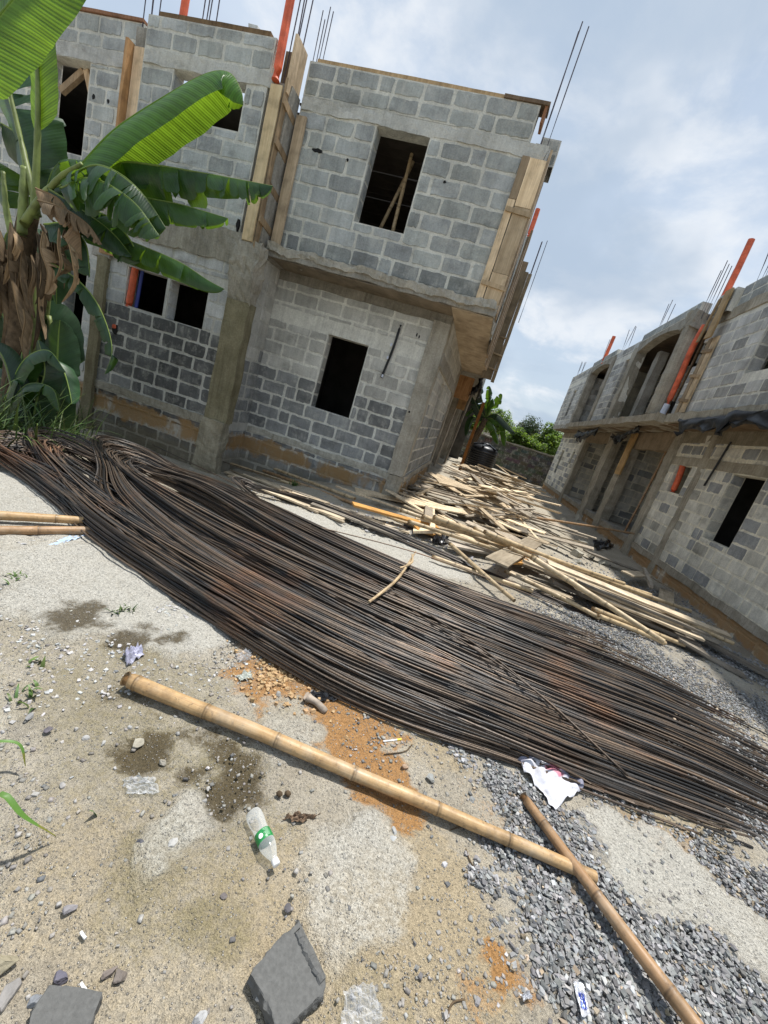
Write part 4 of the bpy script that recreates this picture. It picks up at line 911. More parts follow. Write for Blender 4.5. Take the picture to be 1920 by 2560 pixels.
# stray straight bars lying across the heap
for k, (a, b) in enumerate((((900,1480),(1500,1900)),((1000,1560),(1560,1960)),((330,1320),(1050,1640)),((1100,1500),(1700,1730)),((700,1330),(1400,1530)),((200,1210),(700,1600)))):
    P = crom([G(*a)+Vector((0,0,.16)), G((a[0]+b[0])/2,(a[1]+b[1])/2-8)+Vector((0,0,.17)), G(*b)+Vector((0,0,.06))], 20)
    mb = MB(); tube(mb, P, BAR_R, 6); tag(mb.build('steel_bar', M_BAR, None, smooth=True, loc=tuple(P[9])), 'single straight steel bar lying slantwise on top of the heap', 'rebar', 'stray bars on top of the heap')
# two thin bars along the foot of the wing wall
for k, (a, b) in enumerate((((330,1095),(640,1240)),((300,1080),(720,1210)))):
    P = crom([G(*a)+Vector((0,0,.06)), G(*b)+Vector((0,0,.03))], 10); mb = MB(); tube(mb, P, .008, 6)
    tag(mb.build('steel_bar', M_BAR, None, smooth=True, loc=tuple(P[5])), 'loose thin bar lying between the heap and the block wall', 'rebar', 'loose bars by the wall')
# ================================================================ BAMBOO AND TIMBER
def mat_bamboo(name, a, b):
    m = NT(name); p = m.pos(); t = m.attr('tint').outputs['Color']; nw = m.noise(m.pos(kind='world'), 9, 6, .7)
    st = m.noise(m.pos((60, 60, 2.5)), 1, 5, .65, .4); r = m.n('ShaderNodeObjectInfo').outputs['Random']
    c = m.mix(m.ramp(st, [(.3, 0), (.7, 1)]), a, b)
    c = m.mix(m.ramp(nw, [(.46, 0), (.7, .8)]), c, (.19, .125, .065)); n3 = m.noise(m.pos(kind='world'), 42, 5, .75); c = m.mix(m.ramp(n3, [(.56, 0), (.68, .75)]), c, (.15, .1, .06)); c = m.mix(m.ramp(m.noise(m.pos(kind='world'), 4, 5, .7), [(.5, 0), (.7, .5)]), c, (.5, .43, .33)); c = m.mix(1.0, c, m.ramp(r, [(0, .82), (1, 1.1)]), 'MULTIPLY'); c = m.mix(1.0, c, t, 'MULTIPLY')
    return m.done(m.bsdf(c, m.ramp(nw, [(.3, .33), (.7, .6)]), normal=m.bump(m.math('ADD', st, nw), .25, .004), spec=.4))
M_BAM = mat_bamboo('bamboo', (.36, .22, .10), (.54, .38, .2)); M_BAMG = mat_bamboo('bamboo_weathered', (.46, .34, .19), (.62, .5, .32)); M_BAMD = mat_bamboo('bamboo_brown', (.3, .17, .08), (.42, .27, .15))
M_PITH = mat_plain('bamboo_hollow', (.09, .05, .025), .9)
def bamboo(p0, p1, r0, r1, label, group=None, mat=None, nodes=.3, bend=.02, seed=0, cat='bamboo pole', n=14):
    rnd = random.Random(seed); p0, p1 = Vector(p0), Vector(p1); L = (p1-p0).length; a, b = frame_along(p1-p0)
    bx, by = rnd.uniform(-bend, bend), rnd.uniform(-bend*.4, bend*.4); S = []; s = -rnd.uniform(.3, .9)*nodes; nd = []
    while s < L: nd.append(s); s += nodes*rnd.uniform(.85, 1.15)
    for k in range(int(L/.03)+2): S.append(min(L, k*.03))
    for q in nd:
        for e in (-.016, -.007, 0, .006, .011, .018):
            if 0 < q+e < L: S.append(q+e)
    S = sorted(set(S)); pts = []; rr = []; cc = []
    for s in S:
        t = s/L; p = p0.lerp(p1, t) + a*bx*math.sin(3.1416*t) + b*by*math.sin(3.1416*t) + a*.006*mnoise.noise(Vector((s*2.2, seed, 0)))
        r = r0+(r1-r0)*t; col = 1.0; dn = min((abs(s-q) for q in nd), default=9)
        sg = min((s-q for q in nd), key=abs, default=9)
        if dn < .003: r *= 1.1; col = .36
        elif dn < .008: r *= 1.045; col = .72 if sg > 0 else .95
        elif dn < .0125: r *= .985 if sg > 0 else 1.03; col = .62 if sg > 0 else 1.0
        elif dn < .02: col = .9
        pts.append(p); rr.append(r*(1+.015*mnoise.noise(Vector((s*5, seed+4, 0))))); cc.append((col, col*.98, col*.95))
    c = p0.lerp(p1, .5); T = (p1-p0).normalized(); rot = T.to_track_quat('Z', 'Y'); mi = rot.to_matrix().to_4x4(); mi.translation = c; inv = mi.inverted()
    mb = MB(); tube(mb, [inv @ q for q in pts], rr, n, cols=cc, cap=False)
    for q, r, dr in ((pts[0], rr[0], T), (pts[-1], rr[-1], -T)):          # open ends: rim and hollow
        ring = [q, q+dr*.002, q+dr*.05]; tube(mb, [inv @ x for x in ring], [r*.999, r*.78, r*.7], n, (.6,.5,.4), cap=False)
    o = mb.build('bamboo_pole', [mat or M_BAM, M_PITH], None, smooth=True); o.location = c; o.rotation_euler = rot.to_euler()
    for q, dr in ((pts[0], T), (pts[-1], -T)):
        pass
    return tag(o, label, cat, group)
def lift(p, h): return Vector((p.x, p.y, gh(p.x, p.y)+h))
bamboo(lift(G(310,1720),.055), lift(G(1478,2210),.042), .034, .024, 'long thick bamboo pole lying across the sandy foreground', nodes=.36, bend=.012, seed=1, n=24)
bamboo(lift(G(1302,2000),.035), lift(G(1745,2655),.085), .021, .025, 'shorter bamboo pole resting over the end of the long one at lower right', nodes=.27, bend=.01, seed=2, mat=M_BAMD, n=24)
a, b = G(-160,1310), G(205,1325)
bamboo(lift(a,.07), lift(b,.07), .036, .03, 'upper of two bamboo poles sticking in from the left edge under the bars', seed=3, nodes=.4)
a, b = G(-160,1345), G(240,1342)
bamboo(lift(a,.05), lift(b,.05), .034, .03, 'lower of two bamboo poles sticking in from the left edge under the bars', seed=4, nodes=.4, mat=M_BAMD)
# poles and laths of the mid stacks: photo ends, height, radius
POLES = [((1116,1384),(1277,1522),.14,.026,'short pale bamboo pole leaning on the far edge of the steel heap',M_BAMG),
 ((606,1156),(884,1258),.10,.03,'pale bamboo pole lying along the foot of the bay wall',M_BAMG),
 ((622,1172),(880,1264),.06,.03,'brown bamboo pole tucked beside the pale one along the bay wall',M_BAMD),
 ((560,1170),(1098,1352),.12,.026,'long thin bamboo pole running from the wing pillar past the bay corner',M_BAMG),
 ((1311,1318),(1585,1334),None,.03,'brown pole propped level against the right house',M_BAMD)]
for k, (a, b, h, r, lab, mt) in enumerate(POLES):
    if h is None: A, B = lift(G(*a), .25), PX(*b, 4.78)
    else: A, B = lift(G(*a), h), lift(G(*b), h*.7)
    bamboo(A, B, r, r*.85, lab, None, mt, .34, .03, 10+k)
LONG = [((1055,1291),(1627,1488),.33),((1083,1294),(1727,1527),.38),((1183,1322),(1832,1610),.36),((1327,1394),(1660,1605),.42),((1482,1521),(1710,1613),.12),((1493,1538),(1663,1607),.08),((1000,1277),(1290,1385),.3),((1140,1310),(1640,1500),.3),((1270,1372),(1795,1585),.3),((1020,1305),(1380,1420),.24),((1260,1430),(1500,1545),.1),((1080,1390),(1330,1480),.08),((1210,1330),(1560,1460),.42)]
for k, (a, b, h) in enumerate(LONG):
    A, B = lift(G(*a, h), h), lift(G(*b, h*.6), h*.6)
    bamboo(A, B, .036 if k in (0,1,3) else .028, .026, 'long pale bamboo pole in the sloping stack beside the steel heap', 'bamboo poles of the sloping stack', M_BAMG, .4, .05, 30+k, n=12)
M_PLANK = mat_wood('old_planks', (.37, .295, .20), (.68, .565, .41), (26, 26, 2), .8)
M_PLANKG = mat_wood('grey_planks', (.24, .205, .165), (.48, .42, .34), (26, 26, 2), .85)
M_PLANKO = mat_wood('orange_planks', (.4, .19, .05), (.58, .32, .1), (26, 26, 2), .75)
def board(A, B, w, t, mat, label, group=None, roll=0.0, seed=0, name='plank', cat='plank', tint=(1,1,1)):
    A, B = Vector(A), Vector(B); c = (A+B)/2; T = (B-A); L = T.length; rot = T.normalized().to_track_quat('Z', 'Y')
    mb = MB(); rough_box(mb, (-w/2,-t/2,-L/2), (w/2,t/2,L/2), max(.05, L/8), .004, tint, 0, seed, 2.3)
    o = mb.build(name, mat, None); o.location = c; o.rotation_euler = (rot.to_matrix() @ Matrix.Rotation(roll, 3, 'Z')).to_euler()
    return tag(o, label, cat, group)
BO = [((882,1262),(1094,1318),.16,.17,.03,M_PLANKO,'long orange stained board lying at the bay corner'),
 ((1040,1322),(1080,1333),.08,.2,.03,M_PLANKO,'short bright orange offcut below the orange board'),
 ((1125,1360),(1260,1385),.12,.24,.03,M_PLANKG,'grey plank lying flat beside the black plastic bags'),
 ((1245,1400),(1345,1405),.2,.22,.03,M_PLANKO,'rust stained board end under the sloping bamboo stack'),
 ((1240,1408),(1340,1350),.26,.28,.025,M_PLANK,'wide pale board laid across under the bamboo stack'),
 ((1275,1436),(1432,1498),.1,.14,.03,M_PLANK,'wedge of pale board beside the bar ends'),
 ((1665,1530),(1667,1475),.12,.24,.025,M_PLANK,'short plank standing at a slant by the right house'),
 ((1567,1437),(1620,1436),.2,.22,.025,M_PLANK,'flat offcut lying on the rubble by the right house'),
 ((1610,1420),(1628,1468),.25,.06,.05,M_PLANKG,'stubby batten upended on the flat offcut'),
 ((1640,1450),(1676,1468),.2,.18,.02,M_PLANK,'small offcut behind the upended batten'),
 ((1465,1380),(1600,1430),.12,.2,.03,M_PLANKG,'loose plank on the rubble right of the bamboo stack'),
 ((1690,1590),(1765,1635),.12,.24,.03,M_PLANKG,'thick grey plank end jutting from the stack'),
 ((1650,1540),(1919,1690),.10,.11,.04,M_PLANKG,'dark plank reaching out to the right edge'),
 ((1690,1600),(1860,1690),.04,.14,.03,M_PLANKG,'lowest grey plank on the gravel at right'),
 ((1450,1480),(1740,1610),.16,.16,.04,M_PLANKG,'dark plank under the bamboo of the stack'),
 ((1380,1450),(1690,1590),.1,.2,.04,M_PLANKG,'dark plank at the bottom of the stack')]
for k, (a, b, h, w, t, mt, lab) in enumerate(BO): board(lift(G(*a, h), h), lift(G(*b, h*.7), h*.7), w, t, mt, lab, None, 0, k+200)
rb = random.Random(19)
for k in range(16):
    t0 = rb.uniform(0,.3); t1 = rb.uniform(.75,1.0); off = rb.uniform(-26, 14); h = rb.uniform(.16,.36)
    P = lambda t: (1300+t*530, 1400+t*212+off)
    A, B = G(*P(t0), h), G(*P(t1), h*.8); board(lift(A,h), lift(B,h*.75), rb.uniform(.05,.13), .03, rb.choice([M_PLANK, M_PLANK, M_PLANKG]), 'narrow pale lath in the sloping stack beside the steel heap', 'laths of the sloping stack', rb.uniform(-.3,.3), 300+k)
for k in range(26):
    u0 = rb.uniform(530, 800); v0 = 1172+(u0-540)*.31+rb.uniform(-10,16); l = rb.uniform(110,300); h = rb.uniform(.03,.12)
    board(lift(G(u0,v0,h),h), lift(G(u0+l,v0+l*.36+rb.uniform(-8,8),h),h*.6), rb.uniform(.03,.12), .025, rb.choice([M_PLANK,M_PLANK,M_PLANKG]), 'weathered lath in the low pile at the foot of the bay wall', 'laths at the foot of the bay wall', rb.uniform(-.4,.4), 400+k)
# scrap timber thrown about the alley: copies of a dozen offcuts
protos = []
for k in range(14):
    L = rb.uniform(.6,2.4); wdt = rb.choice([.05,.07,.1,.15,.22,.32]); mt = rb.choice([M_PLANK,M_PLANK,M_PLANKG,M_PLANKG,M_PLANKO if k % 4 == 0 else M_PLANK])
    mb = MB(); rough_box(mb, (-L/2,-wdt/2,-.012), (L/2,wdt/2,.012), max(.06,L/7), .005, (lambda g: (g*1.03, g, g*.95))(rb.uniform(.75,1.4)), 0, 500+k, 2.3); protos.append(mb.build('timber_scrap', mt, None))
used = set()
def scrap(x, y, z, rz, tilt, i):
    o = protos[i] if i not in used else protos[i].copy()
    if i in used: COL.objects.link(o)
    used.add(i); o.location = (x, y, z); o.rotation_euler = (rb.uniform(-.25,.25), tilt, rz)
    o.rotation_euler[0] += rb.uniform(-.2,.2); tag(o, 'offcut of pale timber in the scrap strewn along the alley', 'timber scrap', 'scrap timber in the alley')
cnt = 0
while cnt < 175:
    y = 6.6 + 13.5*rb.random()**1.2; t = (y-6.6)/13.5
    x = rb.gauss(.7+.9*t, .75)
    if x < -.8 or x > 3.2: continue
    if y < 8 and (x > 1.4 or rb.random() < .5): continue
    heap = .6*max(0, 1-abs(x-1.1-.8*t)/1.8)*min(1, max(0,(y-6.5)/3)); z = gh(x, y)+.02+heap*rb.random()
    scrap(x, y, z, rb.gauss(-.3, .45) if rb.random() < .8 else rb.uniform(0,3.1), rb.gauss(0,.09), rb.randrange(14)); cnt += 1
for k in range(26):
    scrap(rb.uniform(-.85,.1), rb.uniform(6.4,11), gz(0,8)+.04+.12*rb.random(), rb.gauss(.5,.7), rb.gauss(0,.12), rb.randrange(14))
board((-.02,17.3,gh(0,17.3)), (.0,17.6,2.9), .12, .06, M_PLANKO, 'upright timber prop under the overhang near the water tank', None, 0, 600, 'timber_prop', 'prop', (.6,.45,.35))
for k, (x, y, x2) in enumerate(((-1.0,16,-.9),(-.75,18.5,-.6))):
    board((x,y,gh(x,y)), (x2,y+.2,3.25), .08, .06, M_PLANKG, 'slim grey timber prop in the shaded porch of the left house', 'props of the left house porch', 0, 610+k, 'timber_prop', 'prop')
for k, (x, y, z0, x2, y2, z1) in enumerate(((-2.42,7.75,3.52,-2.5,7.8,5.64),(-3.1,8.2,3.52,-2.5,8.0,5.64),(-3.1,10.3,3.52,-2.9,10.2,5.6),(-1.7,10.6,3.52,-1.6,10.4,5.6))):
    bamboo((x,y,z0), (x2,y2,z1), .035, .03, 'bamboo prop inside the upper bay room seen through its window', 'props in the upper bay room', M_BAMG, .35, .04, 60+k, 'prop', 10)
for k, (x, y, z0, x2, y2, z1) in enumerate(((4.7,12.7,3.37,4.75,13.2,5.75),(5.0,13.5,3.37,4.95,13.2,5.85),(5.2,14.0,3.37,5.1,14.4,5.85),(4.55,19.2,3.37,4.6,18.6,5.85),(4.9,20.0,3.37,4.9,19.6,5.85))):
    bamboo((x,y,z0), (x2,y2,z1), .035, .03, 'bamboo prop standing in an arched balcony of the right house', 'props in the balconies', M_BAMD, .35, .05, 70+k, 'prop', 10)
bamboo((4.95,12.55,.24), (5.0,12.45,2.95), .03, .028, 'bamboo prop in the near porch of the right house', 'props in the porch', M_BAMD, .35, .08, 80, 'prop', 10)
bamboo((5.3,12.9,.24), (5.35,12.8,2.95), .028, .026, 'bamboo prop in the near porch of the right house', 'props in the porch', M_BAMD, .35, .08, 81, 'prop', 10)
board((4.6,13.6,3.38), (4.75,13.9,5.3), .3, .03, M_PLANKG, 'wide grey board leaning in the near arched balcony', None, 1.2, 620)
# ================================================================ PLANTS
M_LEAF = mat_leaf('banana_leaf', (.02,.052,.022), (.26,.46,.03), .36, .36, .3)
M_LEAFD = mat_leaf('old_banana_leaf', (.02,.048,.022), (.08,.16,.025), .42, .25, .35)
M_LEAFB = mat_leaf('young_banana_leaf', (.035,.095,.025), (.36,.60,.03), .36, .5)
M_DEAD = mat_leaf('dead_banana_leaf', (.19,.14,.09), (.2,.13,.07), .9, .25, .6, (.2,.14,.08))
M_STEM = mat_plain('banana_stem', (.16,.2,.06), .5, 0, .4, 7, .2, .4); M_STEMD = mat_plain('dry_sheath', (.10,.07,.042), .85, 0, .5, 14, .6, .2)
def banana_leaf(parent, mid, W, mat, foldL=.35, foldR=.35, up=(0,0,1), tears=0, seed=0, curl=.5, pw=.55, base=.0, tip_droop=0, name='leaf', rib=.012, tint=(1,1,1), ragged=0.0):
    """mid: points of the midrib; two blades folded down by foldL / foldR (radians) either side, torn along the veins"""
    rnd = random.Random(seed); n = 64; C = crom(mid, n); mb = MB(); m = 7; up = Vector(up)
    L = sum((C[i+1]-C[i]).length for i in range(n-1))
    for side, fold in ((1, foldL), (-1, foldR)):
        cuts = sorted(rnd.sample(range(6, n-3), tears)) if tears else []
        cuts = [0] + cuts + [n-1]
        for a, b in zip(cuts[:-1], cuts[1:]):
            if b - a < 1: continue
            ex = rnd.uniform(-.2, .7) if tears else 0; sh = rnd.uniform(-.07, .07) if tears else 0; ln = 1 - rnd.random()*ragged
            rows = []
            for i in range(a, b+1):
                t = i/(n-1); tg = (C[min(i+1,n-1)]-C[max(i-1,0)]).normalized()
                sd = tg.cross(up); sd = sd.normalized() if sd.length > 1e-4 else Vector((1,0,0)); nn = sd.cross(tg).normalized()
                tt = max(0, (t-base)/(1-base)); prof = (min(1, tt/.14)**.6)*(max(0, 1-((tt-.3)/.7)**2.4 if tt > .3 else 1))**pw
                w = W*max(prof, .02)*ln*(1+.06*mnoise.noise(Vector((t*9, seed, side))))
                edge = (1 - .13*(i in (a, b)) if tears else 1)
                row = []
                p = C[i].copy(); ds = w/(m-1)*edge
                for j in range(m):
                    if j:
                        th = (fold+ex)*(.62+.38*min(1, j/(m-1)*1.3)) + curl*(j/(m-1))**2*.6 + .10*mnoise.noise(Vector((t*6, j*.5, seed+side*9)))
                        p = p + (sd*side*math.cos(th) - nn*math.sin(th))*ds + tg*sh*ds*3 + tg*ds*.18
                    row.append((p.copy(), t, side*j/(m-1)))
                rows.append(row)
            b0 = len(mb.v); vs = [q[0] for r in rows for q in r]; fs = []
            for i in range(len(rows)-1):
                for j in range(m-1):
                    f = (i*m+j, i*m+j+1, (i+1)*m+j+1, (i+1)*m+j); fs.append(f if side == 1 else f[::-1])
            mb.add(vs, fs, tint)
            for k, q in enumerate([q for r in rows for q in r]): mb.uv[b0+k] = (q[1]*L/1.6, q[2])
    b0 = len(mb.v); tube(mb, [p - Vector((0,0,.004)) for p in C], [rib*(1-.8*i/(n-1)) for i in range(n)], 6, tint)
    for k in range(b0, len(mb.v)): mb.uv[k] = (0, 0)
    return mb.build(name, mat, parent, smooth=True, loc=tuple(C[n//3]))
BP = PY(24, 1080, 4.5); BP.z = gz(BP.x, BP.y)
ban = thing('banana_plant', tuple(BP), 'large banana plant with torn leaves and hanging dead brown leaves at the left edge', 'banana plant')
Q = PY
def stem(parent, pts, r0, r1, mat=M_STEM, name='pseudostem', n=12):
    C = crom(pts, 24); mb = MB(); tube(mb, C, [r0+(r1-r0)*i/23+.006*mnoise.noise(Vector((i*.5,r0,1))) for i in range(24)], n); return mb.build(name, mat, parent, smooth=True)
Yb = 4.5
stem(ban, [BP, Q(45,860,Yb), Q(55,640,Yb), Q(75,520,Yb)], .14, .10, M_STEMD)
# petioles rising from the crown
stem(ban, [Q(55,590,4.42), Q(60,470,4.42), Q(62,420,4.45)], .055, .04); stem(ban, [Q(95,540,4.45), Q(75,450,4.45), Q(52,350,4.5), Q(15,190,4.5)], .04, .018, name='petiole'); stem(ban, [Q(85,545,4.4), Q(90,440,4.4), Q(95,280,4.4), Q(92,90,4.4)], .045, .014, name='petiole')
stem(ban, [Q(60,560,4.4), Q(100,500,4.35), Q(155,440,4.3), Q(205,410,4.3)], .05, .02, name='petiole')
stem(ban, [Q(30,590,4.4), Q(15,520,4.4), Q(8,430,4.45)], .04, .02, name='petiole')
L_ = lambda pts, **k: banana_leaf(ban, [Q(*p) for p in pts], **k)
# the great arching leaf in front of the wall
L_([(150,452,4.35),(190,425,4.35),(285,325,4.45),(420,235,4.6),(520,182,4.7),(575,182,4.75),(603,225,4.72),(608,262,4.7)], W=.44, mat=M_LEAFB, foldL=1.0, foldR=1.35, seed=3, curl=.35, rib=.016, pw=.5)
# horizontal torn leaf
L_([(270,430,4.45),(310,405,4.45),(390,412,4.5),(500,430,4.55),(620,452,4.6),(682,464,4.62)], W=.36, mat=M_LEAF, foldL=1.35, foldR=1.2, ragged=.35, tears=13, seed=5, curl=.2, rib=.012)
L_([(170,440,4.2),(240,412,4.2),(310,440,4.25),(370,500,4.3),(415,570,4.32)], W=.46, mat=M_LEAF, foldL=.95, foldR=1.0, ragged=.3, tears=13, seed=7, curl=.5)
L_([(300,470,4.5),(360,492,4.5),(450,510,4.55),(520,530,4.58),(570,545,4.6)], W=.28, mat=M_LEAF, foldL=1.1, foldR=1.0, tears=6, ragged=.2, seed=8)
L_([(200,560,4.5),(270,582,4.5),(350,612,4.55),(450,655,4.6),(520,700,4.62),(561,722,4.62)], W=.24, mat=M_LEAF, foldL=1.0, foldR=1.0, tears=3, seed=9, curl=.3)
L_([(112,648,4.4),(185,692,4.4),(235,745,4.45),(268,815,4.5),(280,880,4.5),(262,935,4.5)], W=.17, mat=M_LEAFD, foldL=.9, foldR=1.2, tears=12, seed=10, curl=.8, ragged=.4, tint=(1.5,1.5,1.4))
L_([(120,470,4.3),(200,520,4.35),(280,580,4.4),(330,640,4.4)], W=.26, mat=M_LEAFD, foldL=1.1, foldR=1.1, tears=9, seed=11, ragged=.3)
L_([(95,500,4.2),(160,520,4.2),(220,560,4.2),(255,610,4.2)], W=.2, mat=M_DEAD, foldL=1.3, foldR=1.3, tears=12, seed=12, ragged=.5)
L_([(130,470,4.4),(180,460,4.4),(215,500,4.4),(235,560,4.4)], W=.25, mat=M_LEAF, foldL=1.2, foldR=1.2, tears=5, seed=13)
L_([(150,470,4.1),(230,445,4.1),(330,500,4.15),(400,590,4.15)], W=.4, mat=M_LEAF, foldL=1.0, foldR=1.1, tears=14, seed=31, ragged=.35)
L_([(180,520,4.45),(260,535,4.5),(320,590,4.5),(352,655,4.5)], W=.36, mat=M_LEAFD, foldL=1.0, foldR=1.0, tears=10, seed=32, tint=(1.3,1.4,1.0))
L_([(90,470,4.3),(150,500,4.3),(195,570,4.3),(205,650,4.3)], W=.24, mat=M_DEAD, foldL=1.2, foldR=1.2, tears=9, seed=33, ragged=.5, tint=(1.4,1.3,1.2))
L_([(110,560,4.4),(170,560,4.4),(215,610,4.42),(225,690,4.42)], W=.3, mat=M_LEAFD, foldL=1.0, foldR=1.0, tears=8, seed=34, tint=(1.3,1.4,1.1))
# near leaf hanging in from the top left corner
L_([(-120,190,3.4),(-60,110,3.4),(20,10,3.45),(110,-90,3.5),(190,-200,3.6)], W=.42, mat=M_LEAFB, foldL=.35, foldR=.15, up=(.1,-1,.35), seed=14, curl=.1, pw=.4)
# upright leaves and the dark ones behind the stalks
L_([(90,330,4.42),(92,260,4.42),(90,170,4.42),(91,85,4.45),(92,20,4.5)], W=.27, mat=M_LEAFB, foldL=.3, foldR=.25, up=(-.25,-1,.1), seed=15, curl=.1)
L_([(62,430,4.6),(45,330,4.6),(10,210,4.6),(-40,90,4.6)], W=.5, mat=M_LEAFD, foldL=.35, foldR=.3, up=(-.1,-1,.4), seed=16, curl=.2, tint=(1.5,1.5,1.5), tears=4)
L_([(80,470,4.7),(90,400,4.7),(40,330,4.7),(-50,280,4.7)], W=.4, mat=M_LEAFD, foldL=.5, foldR=.5, up=(.2,-.8,.6), seed=17, tint=(1.4,1.4,1.4), tears=3)
L_([(20,520,4.55),(0,440,4.55),(-30,400,4.55),(-90,380,4.55)], W=.3, mat=M_LEAF, foldL=.6, foldR=.5, up=(0,-.7,.7), seed=18, tears=4)
L_([(110,500,4.5),(130,430,4.55),(160,400,4.6),(210,400,4.7)], W=.2, mat=M_LEAF, foldL=.5, foldR=.7, seed=19, tears=5)
# skirt of dead leaves
rb = random.Random(4)
for k in range(40):
    u = rb.uniform(-20, 175); v = rb.uniform(545, 640); dv = rb.uniform(110, 270)*(1.0 if u < 110 else .55); y = rb.uniform(4.15, 4.6)
    banana_leaf(ban, [Q(u,v,y), Q(u+rb.uniform(-6,10),v+dv*.3,y-.05), Q(u+rb.uniform(-16,12),v+dv*.65,y-.02), Q(u+rb.uniform(-24,10),v+dv,y+.03)], W=rb.uniform(.05,.17), mat=M_DEAD, foldL=rb.uniform(.6,1.4), foldR=rb.uniform(.6,1.4), up=(rb.uniform(-.6,.6),-1,.1), tears=3, seed=40+k, curl=1.6, name='dead_leaf', ragged=.65, rib=.009, tint=(lambda g: (g, g*.97, g*.92))(rb.choice([.45,.7,.9,1.2,1.7,2.2])))
for p in ([(50,840,4.2),(60,900,4.2),(58,990,4.2),(62,1060,4.2)], [(30,700,4.2),(45,780,4.2),(60,850,4.18),(40,900,4.2)], [(58,770,4.1),(62,800,4.1),(55,850,4.1),(60,900,4.1)]):
    banana_leaf(ban, [Q(*q) for q in p], W=.1, mat=M_DEAD, foldL=1.2, foldR=1.2, up=(.2,-1,0), tears=3, seed=90, name='dead_leaf', curl=1.0, tint=(1.25,1.2,1.1))
for k in range(20):
    u = rb.uniform(-50, 130); v = rb.uniform(600, 1000); y = rb.uniform(4.8, 5.3); a = rb.uniform(-1, 1)
    L_([(u,v+120,y),(u+20*a,v+40,y),(u+45*a,v-30,y-.05),(u+90*a,v+10,y-.1),(u+120*a,v+90,y-.1)], W=rb.uniform(.2,.36), mat=M_LEAFD, foldL=.6, foldR=.6, up=(.2*a,-.9,.4), tears=rb.choice([0,3,6]), seed=150+k, tint=(1.2,1.25,1.1))
# suckers at its foot
sk = thing('banana_sucker', tuple(Q(130,1040,4.9)*1.0), 'young banana sucker with broad dark leaves at the foot of the large banana plant', 'banana plant')
LS = lambda pts, **k: banana_leaf(sk, [Q(*p) for p in pts], **k)
stem(sk, [Q(84,1085,4.75), Q(85,900,4.75), Q(84,700,4.75), Q(80,610,4.7)], .055, .045); stem(sk, [Q(142,1085,4.9), Q(144,980,4.9), Q(140,880,4.9), Q(122,790,4.9)], .04, .028)
stem(sk, [Q(118,800,4.9), Q(128,700,4.9), Q(134,590,4.9)], .022, .012, name='petiole')
LS([(142,930,4.95),(140,850,4.95),(120,800,4.95),(80,770,4.95),(50,765,4.9)], W=.34, mat=M_LEAFD, foldL=.3, foldR=.4, up=(0,-1,.3), seed=21)
LS([(142,960,4.85),(143,900,4.85),(146,840,4.85),(150,800,4.85)], W=.26, mat=M_LEAFD, foldL=.3, foldR=.3, up=(.3,-1,.2), seed=22, tint=(1.5,1.6,1.2))
LS([(134,590,4.9),(138,640,4.88),(140,700,4.86),(142,760,4.86)], W=.17, mat=M_LEAFD, foldL=.3, foldR=.4, up=(.1,-1,0), seed=23, tint=(1.3,1.5,1.0))
LS([(140,900,4.8),(160,930,4.8),(172,970,4.8),(180,1010,4.78)], W=.16, mat=M_LEAFD, foldL=.5, foldR=.5, up=(.3,-.6,.8), seed=24, tint=(1.5,1.6,1.5))
LS([(120,1090,4.8),(130,1000,4.8),(120,950,4.8),(70,930,4.8)], W=.3, mat=M_LEAFD, foldL=.3, foldR=.3, up=(0,-1,.2), seed=25)
LS([(60,1100,4.6),(40,1020,4.6),(20,960,4.6),(-30,930,4.6)], W=.25, mat=M_LEAFD, foldL=.4, foldR=.3, up=(0,-1,.3), seed=26)
LS([(30,960,4.3),(50,900,4.25),(55,880,4.2),(52,940,4.15),(50,1000,4.15)], W=.09, mat=M_LEAFD, foldL=.4, foldR=.3, up=(0,-1,.3), seed=27, tint=(1.8,1.9,1.6))
LS([(10,1000,4.3),(30,960,4.25),(32,960,4.2),(26,1020,4.15),(20,1070,4.15)], W=.09, mat=M_LEAFD, foldL=.4, foldR=.3, up=(0,-1,.3), seed=28, tint=(1.7,1.8,1.6))
LS([(100,800,5.0),(75,760,5.0),(60,700,5.0),(80,650,5.0)], W=.22, mat=M_LEAFD, foldL=.4, foldR=.3, up=(0,-1,.2), seed=29)
LS([(0,1085,4.05),(20,985,4.05),(60,900,4.05),(120,875,4.05),(165,930,4.05)], W=.2, mat=M_LEAFD, foldL=.8, foldR=.8, tears=6, seed=35, tint=(1.4,1.5,1.1))
LS([(45,1095,4.0),(32,985,4.0),(5,890,4.0),(-40,850,4.0)], W=.2, mat=M_LEAFD, foldL=.4, foldR=.5, up=(.2,-1,.3), tears=4, seed=36)
LS([(75,1095,4.1),(92,1000,4.1),(112,925,4.1),(96,850,4.1)], W=.2, mat=M_LEAFD, foldL=.4, foldR=.4, up=(.1,-1,.2), tears=5, seed=37)
LS([(20,1090,4.0),(30,1010,4.0),(70,960,4.0),(130,970,4.0),(150,1030,4.0)], W=.16, mat=M_LEAF, foldL=.7, foldR=.7, tears=4, seed=38)
